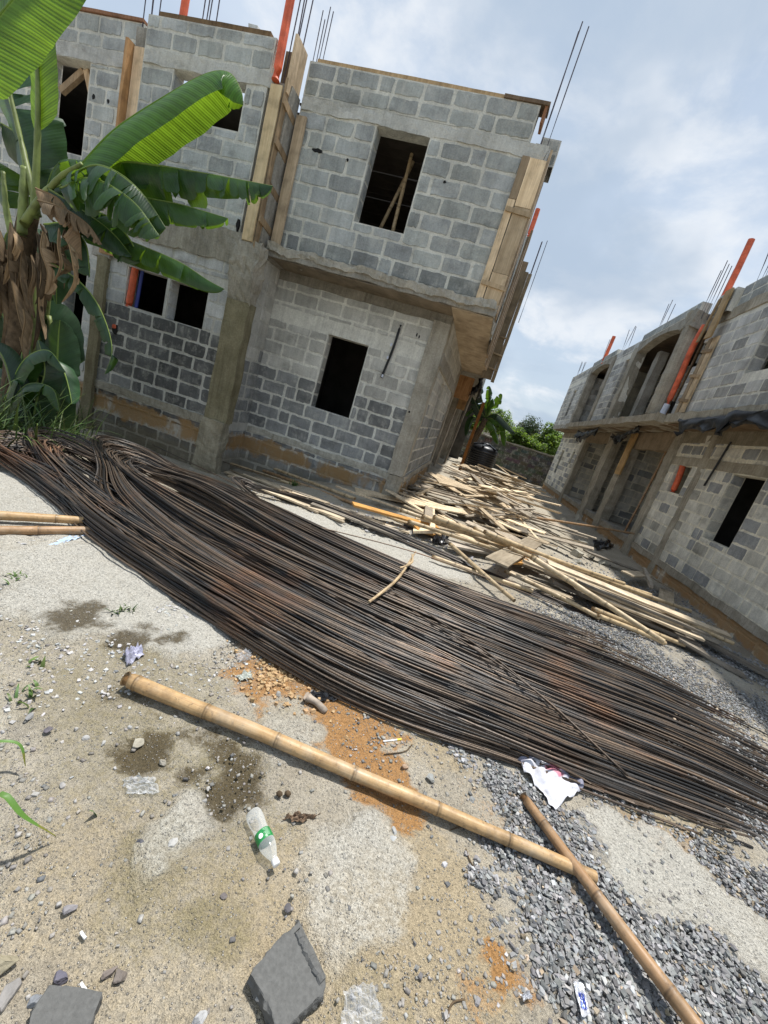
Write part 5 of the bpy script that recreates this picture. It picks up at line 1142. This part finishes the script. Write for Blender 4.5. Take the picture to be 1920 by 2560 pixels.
# grass
M_GRASS = mat_plain('grass_blades', (.07,.125,.035), .5, 0, .4, 5, .1, .4)
def blades(base_pts, seed, lo, hi, wid, name, parent=None):
    rnd = random.Random(seed); mb = MB()
    for b in base_pts:
        az = rnd.uniform(0, 6.283); L = rnd.uniform(lo, hi); lean = rnd.uniform(.25, 1.0); d = Vector((math.cos(az), math.sin(az), 0)); s = Vector((-d.y, d.x, 0)); w = wid*rnd.uniform(.6,1.3)
        p = Vector(b); vs = []; th = rnd.uniform(0,.35); n = 7; col = rnd.uniform(.6, 1.5); col = (col*rnd.uniform(.9,1.3), col, col*.9)
        for k in range(n+1):
            ww = w*(1-(k/n)**1.7)+.0006; vs += [p+s*ww, p-s*ww]
            th += lean*1.9/n; p = p + (d*math.sin(th)+Vector((0,0,math.cos(th))))*L/n
        mb.add(vs, [(2*k,2*k+1,2*k+3,2*k+2) for k in range(n)], col)
    return mb.build(name, M_GRASS, parent, smooth=True)
rb = random.Random(8); gb_ = []
for k in range(620):
    u, v = rb.gauss(60, 85), rb.gauss(1100, 28)
    if u > 230 or v < 1045 or v > 1150: continue
    p = G(u, v); gb_.append((p.x, p.y, gz(p.x, p.y)))
tag(blades(gb_, 3, .35, 1.0, .009, 'grass'), 'long green grass growing round the foot of the banana plant', 'grass', kind='stuff')
for k, (u, v, n, lo, hi) in enumerate(((305,1535,26,.03,.08),(35,1450,18,.02,.06),(85,1670,6,.02,.06),(735,1215,40,.04,.14),(238,2040,1,.04,.06),(75,1750,12,.04,.08))):
    p = G(u, v); pts = [(p.x+rb.gauss(0,.035), p.y+rb.gauss(0,.03), gh(p.x,p.y)) for _ in range(n)]
    o = blades(pts, 20+k, lo, hi, .007 if k != 3 else .012, 'weed')
    tag(o, ('small bright green weed on the pale dust below the bars','tiny weed near the left edge','sparse weed on the sand at the left','low green weed by the bay wall behind the thin bar bundle','single dry blade on the left sand','thin weed shoot left of the bamboo')[k], 'weed', 'weeds')
# two near blades entering from the left edge
for k, (pts, w, lab) in enumerate(((((-60,2090),(0,1985),(60,2040),(140,2090)), .016, 'broad grass blade with a brown tip bending in low from the left edge'), (((-60,1870),(0,1853),(50,1862),(64,1915)), .011, 'slim grass blade arching in from the left edge above the broad one'))):
    hs = (.12,.22,.16,.03) if k == 0 else (.1,.12,.1,.03)
    P = crom([G(u, v, h) for (u, v), h in zip(pts, hs)], 20); mb = MB(); vs = []
    for i, p in enumerate(P):
        tg = (P[min(i+1,19)]-P[max(i-1,0)]).normalized(); s = tg.cross(Vector((0,0,1))).normalized(); ww = w*(1-(i/19)**3)*.5+.001
        c = (1.3,1.5,1.0) if i < 15 else (2.4,1.4,.9); vs += [(p+s*ww, c), (p-Vector((0,0,.004)), c), (p-s*ww, c)]
    b0 = mb.add([v[0] for v in vs], [(3*i+j,3*i+j+1,3*i+j+4,3*i+j+3) for i in range(19) for j in (0,1)]); mb.c[b0:] = [v[1] for v in vs]
    tag(mb.build('grass_blade', M_GRASS, None, smooth=True), lab, 'grass blade')
# the banana plant at the far end
fb = thing('banana_plant', (.15,22,-.2), 'far banana plant rising behind the black water tank', 'banana plant')
stem(fb, [(.1,22,-.2),(.15,22,1.1),(.36,22,2.5)], .2, .15, M_STEMD)
FL = [((1215,1045),(1240,1010),(1254,985)),((1215,1040),(1205,1000),(1200,960)),((1212,1045),(1190,1020),(1165,1040)),((1212,1050),(1180,1050),(1165,1090)),((1215,1045),(1260,1060),(1262,1115)),((1215,1042),(1250,1040),(1290,1085)),((1213,1045),(1225,1000),(1222,965)),((1213,1048),(1200,1030),(1180,990)),((1212,1050),(1235,1070),(1245,1110))]
for k, p in enumerate(FL):
    banana_leaf(fb, [Q(*p[0],22), Q((p[0][0]+p[1][0])/2,(p[0][1]+p[1][1])/2-6,21.9), Q(*p[1],21.8), Q(*p[2],21.6)], W=.3, mat=M_LEAFD if k % 2 else M_LEAF, foldL=.6, foldR=.6, up=(0,-.6,.8) if k in (4,5,8) else (.2,-.9,.4), tears=4, seed=120+k, rib=.03, tint=(.6,.65,.6))
# trees beyond the wall
M_FOL = mat_leaf('tree_leaves', (.075,.13,.03), (.25,.4,.05), .5, .35, 0); M_FOLD = mat_leaf('dark_tree_leaves', (.03,.062,.025), (.07,.12,.03), .5, .2, 0); M_BARK = mat_plain('bark', (.12,.09,.06), .9, 0, .4, 6, .5)
def tree(x, y, r, h, n, ls, mat, lab, seed, cat='tree', grp='trees and bushes beyond the wall', sq=.8):
    rnd = random.Random(seed); z0 = gz(x, y)-.2; t = thing('tree' if cat == 'tree' else 'bush', (x,y,z0), lab, cat, grp)
    mb = MB(); tube(mb, crom([(x,y,z0),(x+.1,y,z0+h*.4),(x-.05,y,z0+h*.8)], 8), [.16,.15,.14,.13,.11,.09,.07,.05], 8)
    for k in range(5):
        a = k*1.3; tube(mb, [(x,y,z0+h*.45),(x+math.cos(a)*r*.4,y+math.sin(a)*r*.4,z0+h*.7),(x+math.cos(a)*r*.7,y+math.sin(a)*r*.7,z0+h*.85)], [.07,.05,.02], 6)
    mb.build('trunk', M_BARK, t)
    mb = MB(); cl = []
    for k in range(48):
        d = Vector((rnd.gauss(0,1),rnd.gauss(0,1),rnd.gauss(0,1))).normalized()*rnd.uniform(.35,.85)
        cl.append((Vector((x+d.x*r, y+d.y*r, z0+h*.72+d.z*r*sq)), r*rnd.uniform(.2,.42)))
    for k in range(n):
        c, cr = rnd.choice(cl); d = Vector((rnd.gauss(0,1),rnd.gauss(0,1),rnd.gauss(0,1))).normalized(); p = c + d*cr*rnd.uniform(.6,1.08)
        if p.z < z0+.3: continue
        s = ls*rnd.uniform(.6,1.4); a = Vector((rnd.gauss(0,1),rnd.gauss(0,1),rnd.gauss(0,.5))).normalized(); b = a.cross(Vector((rnd.gauss(0,.5),rnd.gauss(0,.5),1))).normalized()
        g = rnd.uniform(.6,1.45); col = (g*rnd.uniform(.9,1.2), g, g*.9)
        b0 = mb.add([p-a*s, p+b*s*.45, p+a*s, p-b*s*.45-Vector((0,0,s*.2))], [(0,1,2,3)], col)
        for q in range(4): mb.uv[b0+q] = (0, .5)
    mb.build('crown', mat, t)
tree(3.9,34,1.4,4.6,7000,.07,M_FOLD,'round dark green tree standing behind the bushes',1)
tree(5.2,31,1.5,4.3,9000,.1,M_FOL,'broad leaved bright green bush against the right house',2,'bush'); tree(3.0,29.5,1.1,3.3,5500,.09,M_FOL,'low green bush just over the middle of the boundary wall',3,'bush')
tree(1.3,31,1.3,4.2,4500,.1,M_FOL,'yellowish green bush right of the far banana plant',4,'bush'); tree(-.7,30,1.4,3.4,4500,.1,M_FOL,'light green bush left of the far banana plant',5,'bush'); tree(4.3,29.2,.8,3.0,3000,.08,M_FOL,'small bush leaning over the wall coping',6,'bush')
tree(9,34,2,4,3000,.12,M_FOL,'bush hidden mostly behind the right house',7,'bush'); tree(-4,32,2,4.2,3000,.12,M_FOLD,'dark tree hidden mostly behind the left house',8)
# ================================================================ LITTER AND DEBRIS
def mat_clear(name, tint=(.93,.95,.94), rough=.12, mixf=.35, ior=1.3):
    m = NT(name); g = m.bsdf(tint, rough, 0, m.bump(m.noise(m.pos(), 35, 4, .6), .25, .004), .6)
    t = m.n('ShaderNodeBsdfTransparent'); t.inputs[0].default_value = (.96,.97,.965,1); x = m.n('ShaderNodeMixShader')
    f = m.n('ShaderNodeLayerWeight'); f.inputs[0].default_value = .3
    a = m.math('ADD', m.math('MULTIPLY', f.outputs['Facing'], .5), mixf*.6); m.l(a, x.inputs[0]); m.l(t.outputs[0], x.inputs[1]); m.l(g, x.inputs[2]); return m.done(x.outputs[0])
M_CLEAR = mat_clear('clear_plastic', mixf=.25); M_FILM = mat_clear('clear_film', (.85,.86,.9), .15, .12)
M_LABEL = mat_plain('green_label', (.02,.23,.06), .35, 0, .25, 60, .05); M_WHITE = mat_plain('white_plastic', (.8,.8,.8), .4, 0, .05, 5, .05)
A, B = G(626,2048), G(686,2182); ax = (B-A); Lb = ax.length; dir_ = ax.normalized(); rb_ = .030
bot = thing('plastic_bottle', tuple((A+B)/2), 'empty clear plastic bottle with a green label lying on the sand', 'bottle')
rot = dir_.to_track_quat('Z', 'Y').to_matrix(); O = Vector((A.x, A.y, gh(A.x,A.y)+rb_*.95))
s = Lb/.236
def rev(prof, mat, name, n=28, parent=bot, col=(1,1,1)):
    mb = MB(); vs = [O + rot @ Vector((r*math.cos(6.28319*k/n), r*math.sin(6.28319*k/n), z)) for z, r in [(z_*s, r_*.9) for z_, r_ in prof] for k in range(n)]
    mb.add(vs, [(i*n+k, i*n+(k+1) % n, (i+1)*n+(k+1) % n, (i+1)*n+k) for i in range(len(prof)-1) for k in range(n)], col); return mb.build(name, mat, parent, smooth=True)
rev([(0,.001),(0,.02),(.004,.029),(.015,.0325),(.03,.033),(.05,.0325),(.062,.0305),(.075,.029),(.09,.0295),(.105,.032),(.14,.0325),(.16,.031),(.18,.025),(.2,.017),(.212,.0125),(.222,.0122)], M_CLEAR, 'body')
rev([(.098,.0318),(.1,.0332),(.138,.0334),(.14,.032)], M_LABEL, 'label')
rev([(.214,.0135),(.214,.0145),(.2345,.0145),(.236,.0135),(.236,.001)], M_WHITE, 'cap', 20)
mb = MB(); U_ = Vector((.25,-.35,.9)); U_ = (U_-dir_*U_.dot(dir_)).normalized(); V_ = dir_.cross(U_)
for (zc, ang, w, h) in ((.121,.55,.0095,.0095),):
    vs = []; n = 18
    for k in range(n): 
        a = ang + w*math.cos(6.2832*k/n)/.0338; z = (zc + h*math.sin(6.2832*k/n))*s; vs.append(O + dir_*z + (U_*math.cos(a)+V_*math.sin(a))*.0306)
    mb.add(vs, [tuple(range(n))])
mb.build('label_mark', M_WHITE, bot)
for k in range(7):
    mb = MB(); z = (.104+.0045*k)*s; a0 = -.55; vs = []
    for q in range(7): a = a0 + (.7-.1*(k % 3))*q/6; r = .0304; vs += [O+dir_*(z-.0006)+(U_*math.cos(a)+V_*math.sin(a))*r, O+dir_*(z+.0006)+(U_*math.cos(a)+V_*math.sin(a))*r]
    mb.add(vs, [(2*q,2*q+1,2*q+3,2*q+2) for q in range(6)], (.55,.8,.6)); mb.build('label_line', M_WHITE, bot)
# broken cement blocks
M_BLK = mat_plain('dark_cement', (.125,.125,.12), .95, 0, .18, 70, .5, .15)
def fragment(corners, h, lab, seed, lip=None):
    P = [G(u, v, h) for u, v in corners]; cx = sum(p.x for p in P)/len(P); cy = sum(p.y for p in P)/len(P)
    bm = bmesh.new(); rnd = random.Random(seed); ring = []
    for i, p in enumerate(P):
        q = P[(i+1) % len(P)]
        for k in range(14): t = k/14; ring.append((p.x+(q.x-p.x)*t, p.y+(q.y-p.y)*t))
    n = len(ring); z0 = gh(cx, cy)-.005; lv = []
    for z, sc_, am in ((0,1.03,.006),(.35,1.045,.008),(.7,1.03,.008),(.93,1.01,.005),(1.0,.985,.002),(1.0,.75,.0),(1.0,.4,0)):
        lay = []
        for k, (x, y) in enumerate(ring):
            nv = mnoise.noise_vector(Vector((x*55, y*55, z*4+seed)))*am + mnoise.noise_vector(Vector((x*16, y*16, seed)))*am*1.4
            lay.append(bm.verts.new((cx+(x-cx)*sc_+nv.x, cy+(y-cy)*sc_+nv.y, z0+h*z+(nv.z*.5 if z < .99 else .0008*mnoise.noise(Vector((x*90,y*90,2)))))))
        lv.append(lay)
    for a, b in zip(lv[:-1], lv[1:]):
        for k in range(n): bm.faces.new((a[k], a[(k+1) % n], b[(k+1) % n], b[k]))
    bm.faces.new(lv[-1])
    mb = MB(); bm.verts.index_update(); mb.add([v.co.copy() for v in bm.verts], [[v.index for v in f.verts] for f in bm.faces]); bm.free()
    if lip:
        a, b = G(*lip[0], h), G(*lip[1], h); d = (b-a); s = Vector((-d.y, d.x, 0)).normalized()
        C = [a + d*(k/40) for k in range(41)]
        for k, c in enumerate(C): c.z = z0 + h - .002 + .003*mnoise.noise(Vector((k*.3, seed, 7))); c.x += s.x*.006*mnoise.noise(Vector((k*.4, seed, 3))); c.y += s.y*.006*mnoise.noise(Vector((k*.4, seed, 3)))
        tube(mb, C, [.0125*(1+.3*mnoise.noise(Vector((k*.5, seed, 1)))+.15*mnoise.noise(Vector((k*1.7, seed, 4)))) for k in range(41)], 9)
    return tag(mb.build('block_fragment', M_BLK, None), lab, 'block fragment')
fragment([(750,2300),(818,2440),(808,2480),(715,2572),(690,2560),(668,2500),(625,2436),(632,2418)], .045, 'large broken dark cement block with a raised edge at the bottom centre', 1, [(742,2325),(806,2455)])
fragment([(130,2450),(262,2468),(250,2500),(215,2590),(60,2600),(80,2520)], .05, 'broken dark cement block cut off by the bottom edge at the left', 2)
# crumpled sheets
def sheet(corners, lab, mat, seed, amp=.02, n=16, name='plastic_bag', cat='litter', h0=.004, cols=None, thick=True):
    P = [G(u, v, .01) for u, v in corners]; mb = MB(); vs = []; cc = []
    for i in range(n+1):
        for j in range(n+1):
            a, b = i/n, j/n; p = (P[0]*(1-a)+P[1]*a)*(1-b)+(P[3]*(1-a)+P[2]*a)*b
            nv = mnoise.noise_vector(Vector((a*4.2, b*4.2, seed*3.1))); n2 = mnoise.noise_vector(Vector((a*10, b*10, seed+.5))); sz = (P[1]-P[0]).length
            p = p + Vector((nv.x, nv.y, 0))*sz*.10; z = gh(p.x, p.y)+h0+amp*abs(nv.z*1.6+n2.z*(.7 if amp < .027 or amp > .05 else .25)); vs.append((p.x, p.y, z)); cc.append(cols(a, b) if cols else (1,1,1))
    b0 = mb.add(vs, [(i*(n+1)+j,(i+1)*(n+1)+j,(i+1)*(n+1)+j+1,i*(n+1)+j+1) for i in range(n) for j in range(n)]); mb.c[b0:] = cc
    o = mb.build(name, mat, None, smooth=(name in ('sack', 'cloth')))
    if thick: md = o.modifiers.new('thickness', 'SOLIDIFY'); md.thickness = .0012
    return tag(o, lab, cat)
M_SACK = mat_plain('woven_sack', (.56,.56,.6), .6, 0, .08, 40, .3)
def sackcol(a, b): return (1.0,.38,.45) if (.62 < a < .85 and .35 < b < .62) else ((.42,.42,.5) if a > .8 and b > .5 or b < .12 else (1,1,1))
sheet([(1288,1905),(1345,1895),(1462,1968),(1385,2024)], 'crumpled white and red woven sack partly under the steel bars', M_SACK, 3, .04, 30, 'sack', 'sack', h0=.02, cols=sackcol)
sheet([(1340,1880),(1400,1885),(1450,1915),(1400,1920)], 'grey white corner of sack lying under the ends of the bars', M_SACK, 5, .03, 12, 'sack', 'sack', cols=lambda a, b: (.75,.75,.8))
sheet([(112,1372),(170,1345),(215,1342),(140,1372)], 'pale blue cloth sheet lying under the left bamboo poles', mat_plain('blue_cloth', (.42,.55,.75), .8, 0, .12, 20, .3), 6, .02, 12, 'cloth', 'cloth')
sheet([(305,1640),(345,1618),(360,1640),(320,1668)], 'crumpled lilac film bag on the damp patch below the bars', mat_plain('lilac_film', (.42,.42,.52), .3, 0, .4, 30, .5), 7, .035, 16)
sheet([(305,1945),(385,1945),(400,1985),(320,1990)], 'crumpled clear plastic bag beside the dark damp patch', M_FILM, 8, .016, 20)
sheet([(860,2480),(930,2460),(960,2560),(850,2590)], 'clear plastic film crumpled at the bottom right of the large block', M_FILM, 9, .014, 20)
sheet([(590,1635),(625,1625),(628,1650),(598,1658)], 'small clear cup shaped film scrap on the pale dust', M_FILM, 10, .03, 12)
sheet([(590,1690),(625,1678),(632,1700),(600,1705)], 'folded pale foil scrap beside the ochre clods', mat_plain('foil', (.5,.52,.47), .35, .3, .3, 40, .5), 11, .018, 12)
M_TARP2 = mat_plain('black_bag', (.02,.021,.024), .3, 0, .4, 12, .6, .5)
for k, (c, lab) in enumerate(((((1075,1340),(1110,1335),(1125,1360),(1085,1362)), 'torn black plastic bag by the grey plank'), (((1480,1350),(1525,1355),(1530,1372),(1490,1375)), 'black plastic bag on the rubble beside the right house'), (((770,1735),(850,1725),(865,1750),(790,1762)), 'charred black wrapper at the edge of the steel bars'), (((1010,1310),(1030,1305),(1040,1320),(1015,1325)), 'scrap of black plastic by the thin bar bundle'), (((1300,2110),(1340,2110),(1340,2130),(1310,2140)), None))):
    if lab: sheet(c, lab, M_TARP2, 20+k, .07 if k < 2 else .03, 14)
M_FOIL = mat_plain('silver_foil', (.62,.63,.66), .3, .5, .2, 30, .3)
sheet([(1428,2462),(1452,2466),(1470,2550),(1448,2552)], 'blue and silver sachet lying on the gravel at the bottom', M_FOIL, 30, .004, 14, 'sachet', 'sachet', h0=.026, cols=lambda a, b: (.05,.09,.4) if .2 < a < .85 and .32 < b < .82 and not (.4 < a < .62 and .42 < b < .72 and abs((a-.51)/.11)**2+abs((b-.57)/.15)**2 > .6 and abs((a-.51)/.11)**2+abs((b-.57)/.15)**2 < 1) else (1,1,1))
sheet([(1298,2490),(1320,2485),(1328,2502),(1305,2508)], 'crumpled scrap of silver foil left of the blue sachet', M_FOIL, 31, .012, 10, h0=.015)
sheet([(1495,2258),(1508,2255),(1535,2295),(1520,2300)], 'white wrapper tucked beside the leaning bamboo pole', M_WHITE, 32, .01, 10, h0=.025)
# dry leaf curls, tin and pen
sheet([(705,2050),(740,2035),(800,2038),(755,2058)], 'curled dry brown leaf right of the bottle', mat_plain('dry_leaf', (.17,.115,.075), .8, 0, .3, 20, .3), 33, .022, 14, 'dry_leaf', 'dry leaf')
for k, (u, v) in enumerate(((695,1993),(716,1992))):
    p = G(u, v); mb = MB(); tube(mb, crom([(p.x-.01,p.y,gh(p.x,p.y)+.01),(p.x,p.y+.004,gh(p.x,p.y)+.014),(p.x+.012,p.y,gh(p.x,p.y)+.01)], 6), [.007,.010,.011,.011,.010,.007], 9)
    tag(mb.build('seed_husk', M_STEMD, None, smooth=True), 'dark brown curled husk above the bottle', 'husk', 'curled husks')
p, q = G(765,1742,.03), G(815,1780,.02); mb = MB(); tube(mb, crom([p, (p+q)/2+Vector((0,0,.012)), q], 10), [.028,.026,.02,.018,.017,.017,.018,.018,.019,.015], 12, (1,1,1))
tag(mb.build('rubber_boot', mat_plain('dusty_rubber', (.3,.25,.2), .85, 0, .5, 15, .4), None, smooth=True), 'dusty grey boot shaft lying on the orange earth by the bars', 'boot')
p, q = G(958,1853,.008), G(1003,1848,.008); mb = MB(); tube(mb, [p, p.lerp(q,.75), p.lerp(q,.76), q], [.0045,.0045,.005,.005], 8, cols=[(1,1,1),(1,1,1),(1,.8,.1),(1,.8,.1)])
tag(mb.build('pen', M_WHITE, None), 'white plastic pen with a yellow end lying on the orange earth', 'pen')
for k, (u, v) in enumerate(((202,2330),(202,2458),(640,2560-130))):
    p = G(u, v, .006); mb = MB(); tube(mb, [p, p+Vector((.022,-.006,0))], .004, 8); tag(mb.build('cigarette_end', M_WHITE, None), 'white cigarette end on the left sand', 'cigarette end', 'cigarette ends')
for k, (pts, lab) in enumerate(((((1125,2075),(1170,2060),(1215,2055)), 'thin dark twig beside the long bamboo'),(((1165,2120),(1180,2160),(1230,2230)), 'thin bent wire on the sand left of the gravel'),(((1115,2550),(1130,2510),(1160,2500)), 'curved root on the sand at the bottom'),(((960,1885),(1010,1880),(1030,1862)), 'thin root lying on the orange earth'),(((90,1450),(140,1448),(220,1448)), 'long pale straw on the white dust'))):
    P = crom([G(u, v, .006) for u, v in pts], 14)
    for q in P: q.z = gh(q.x, q.y)+.005
    mb = MB(); tube(mb, P, .0028, 6); tag(mb.build('twig', M_DEAD if k > 3 else M_STEMD, None), lab, 'twig')
# dry splint lying over the heap, and the split stick
for k, (a, b, lab) in enumerate((((922,1505),(1040,1378),'forked dry stick lying across the top of the steel heap'),((1000,1420),(1030,1385),'short splinter beside the forked stick'))):
    P = crom([G(*a, .2), G((a[0]+b[0])/2+14, (a[1]+b[1])/2+4, .24), G(*b, .12)], 10); mb = MB(); tube(mb, P, [.012,.013,.012,.014,.011,.012,.011,.01,.009,.006], 7, (.95,.9,.85)); tag(mb.build('dry_stick', M_BAMG, None), lab, 'stick')
for k, (u, v, sz) in enumerate(((1455,1362,.2),(1440,1390,.25),(1475,1395,.16),(1440,1408,.14),(1500,1410,.15),(1445,1300,.3),(1408,1310,.25))):
    p = G(u, v); mb = MB(); rough_box(mb, (-sz*.5,-sz*.3,-sz*.25), (sz*.5,sz*.3,sz*.25), .05, .012, (1.3,1.3,1.25), 0, k, 6); o = mb.build('rubble_block', M_CONC, None); o.location = (p.x, p.y, gz(p.x,p.y)+sz*.2); o.rotation_euler = (.2*k, .15*k, k*.9)
    tag(o, 'broken piece of cement block on the rubble in front of the right house', 'rubble block', 'rubble blocks by the right house')
# ---------------------------------------------------------------- sky, sun, camera
SUN_EL, SUN_AZ = rad(77), rad(35)                # azimuth from +Y (up the alley) towards +X
wd = bpy.data.worlds.new('World'); sc.world = wd; wd.use_nodes = True
t = wd.node_tree; t.nodes.clear(); N_ = t.nodes.new; L_ = t.links.new
sky = N_('ShaderNodeTexSky'); sky.sky_type = 'NISHITA'; sky.sun_disc = False; sky.sun_elevation = SUN_EL; sky.sun_rotation = SUN_AZ
sky.air_density = 1.2; sky.dust_density = 2.0
co = N_('ShaderNodeTexCoord'); sp = N_('ShaderNodeSeparateXYZ'); L_(co.outputs['Generated'], sp.inputs[0])
den = N_('ShaderNodeMath'); den.operation = 'ADD'; L_(sp.outputs[2], den.inputs[0]); den.inputs[1].default_value = .35
mx = N_('ShaderNodeMath'); mx.operation = 'MAXIMUM'; L_(den.outputs[0], mx.inputs[0]); mx.inputs[1].default_value = .2
dv = N_('ShaderNodeVectorMath'); dv.operation = 'DIVIDE'; L_(co.outputs['Generated'], dv.inputs[0]); cb = N_('ShaderNodeCombineXYZ')
for i in range(3): L_(mx.outputs[0], cb.inputs[i])
L_(cb.outputs[0], dv.inputs[1])
def nz(scale, det, rough, off, dist=0):
    mp = N_('ShaderNodeMapping'); mp.inputs['Location'].default_value = off; L_(dv.outputs[0], mp.inputs[0])
    n = N_('ShaderNodeTexNoise'); n.inputs['Scale'].default_value = scale; n.inputs['Detail'].default_value = det; n.inputs['Roughness'].default_value = rough
    n.inputs['Distortion'].default_value = dist; L_(mp.outputs[0], n.inputs['Vector']); return n.outputs['Fac']
def rp(fac, stops):
    x = N_('ShaderNodeValToRGB'); e = x.color_ramp.elements; x.color_ramp.interpolation = 'EASE'
    while len(e) < len(stops): e.new(.5)
    for el, (p, c) in zip(e, stops): el.position = p; el.color = (*c, 1) if isinstance(c, tuple) else (c, c, c, 1)
    L_(fac, x.inputs[0]); return x.outputs[0]
def mixc(f, a, b):
    x = N_('ShaderNodeMix'); x.data_type = 'RGBA'
    for val, so in ((f, x.inputs[0]), (a, x.inputs[6]), (b, x.inputs[7])):
        if isinstance(val, tuple): so.default_value = (*val, 1)
        elif isinstance(val, (int, float)): so.default_value = val
        else: L_(val, so)
    return x.outputs[2]
veil = rp(nz(1.3, 5, .5, (3.1, 1.7, .4), .3), [(.3, (2.45, 3.05, 3.9)), (.5, (3.15, 3.7, 4.4)), (.7, (3.9, 4.4, 5.0))])
c0 = mixc(.82, sky.outputs[0], veil)
cd = ray(1430, 330); cd = cd/np.linalg.norm(cd); dp = N_('ShaderNodeVectorMath'); dp.operation = 'DOT_PRODUCT'; L_(co.outputs['Generated'], dp.inputs[0]); dp.inputs[1].default_value = tuple(cd)
bst = N_('ShaderNodeMapRange'); L_(dp.outputs['Value'], bst.inputs[0])
for i, v in ((1, .78), (2, 1.0), (3, 0), (4, .1)): bst.inputs[i].default_value = v
pa = N_('ShaderNodeMath'); pa.operation = 'ADD'; L_(nz(3.1, 8, .6, (7.3, 2.2, 1.1), .25), pa.inputs[0]); L_(bst.outputs[0], pa.inputs[1])
puff = rp(pa.outputs[0], [(.54, 0.0), (.74, .8)])
c1 = mixc(puff, c0, (5.0, 5.2, 5.45))
grey_ = rp(nz(1.9, 5, .5, (1.3, 6.2, 5.1), .2), [(.46, 0.0), (.64, .8)])
c2 = mixc(grey_, c1, (2.6, 3.2, 4.0))
bg = N_('ShaderNodeBackground'); bg.inputs[1].default_value = .1; L_(c2, bg.inputs[0])
L_(bg.outputs[0], N_('ShaderNodeOutputWorld').inputs[0])
sl = bpy.data.lights.new('sun', 'SUN'); sl.energy = 3.1; sl.angle = rad(2.4); sl.color = (1, .965, .91)
so = bpy.data.objects.new('sun', sl); COL.objects.link(so)
d = Vector((math.cos(SUN_EL)*math.sin(SUN_AZ), math.cos(SUN_EL)*math.cos(SUN_AZ), math.sin(SUN_EL)))
so.rotation_euler = (-d).to_track_quat('-Z', 'Y').to_euler(); so.location = (8, 8, 20)
cam = bpy.data.cameras.new('camera'); co_ = bpy.data.objects.new('camera', cam); COL.objects.link(co_); sc.camera = co_
cam.sensor_fit = 'VERTICAL'; cam.sensor_height = 36; cam.lens = FPX/2560*36; cam.clip_end = 3000; cam.clip_start = .02
mr = Matrix(((ROT[0][0], -ROT[0][1], -ROT[0][2]), (ROT[1][0], -ROT[1][1], -ROT[1][2]), (ROT[2][0], -ROT[2][1], -ROT[2][2]))).to_4x4()
mr.translation = (0, 0, CAMZ); co_.matrix_world = mr
vs_ = sc.view_settings; vs_.view_transform = 'Standard'; vs_.look = 'None'; vs_.exposure = 0.85; vs_.gamma = 1
sc.render.engine = 'CYCLES'; sc.cycles.max_bounces = 8; sc.cycles.transparent_max_bounces = 8; sc.cycles.use_denoising = True
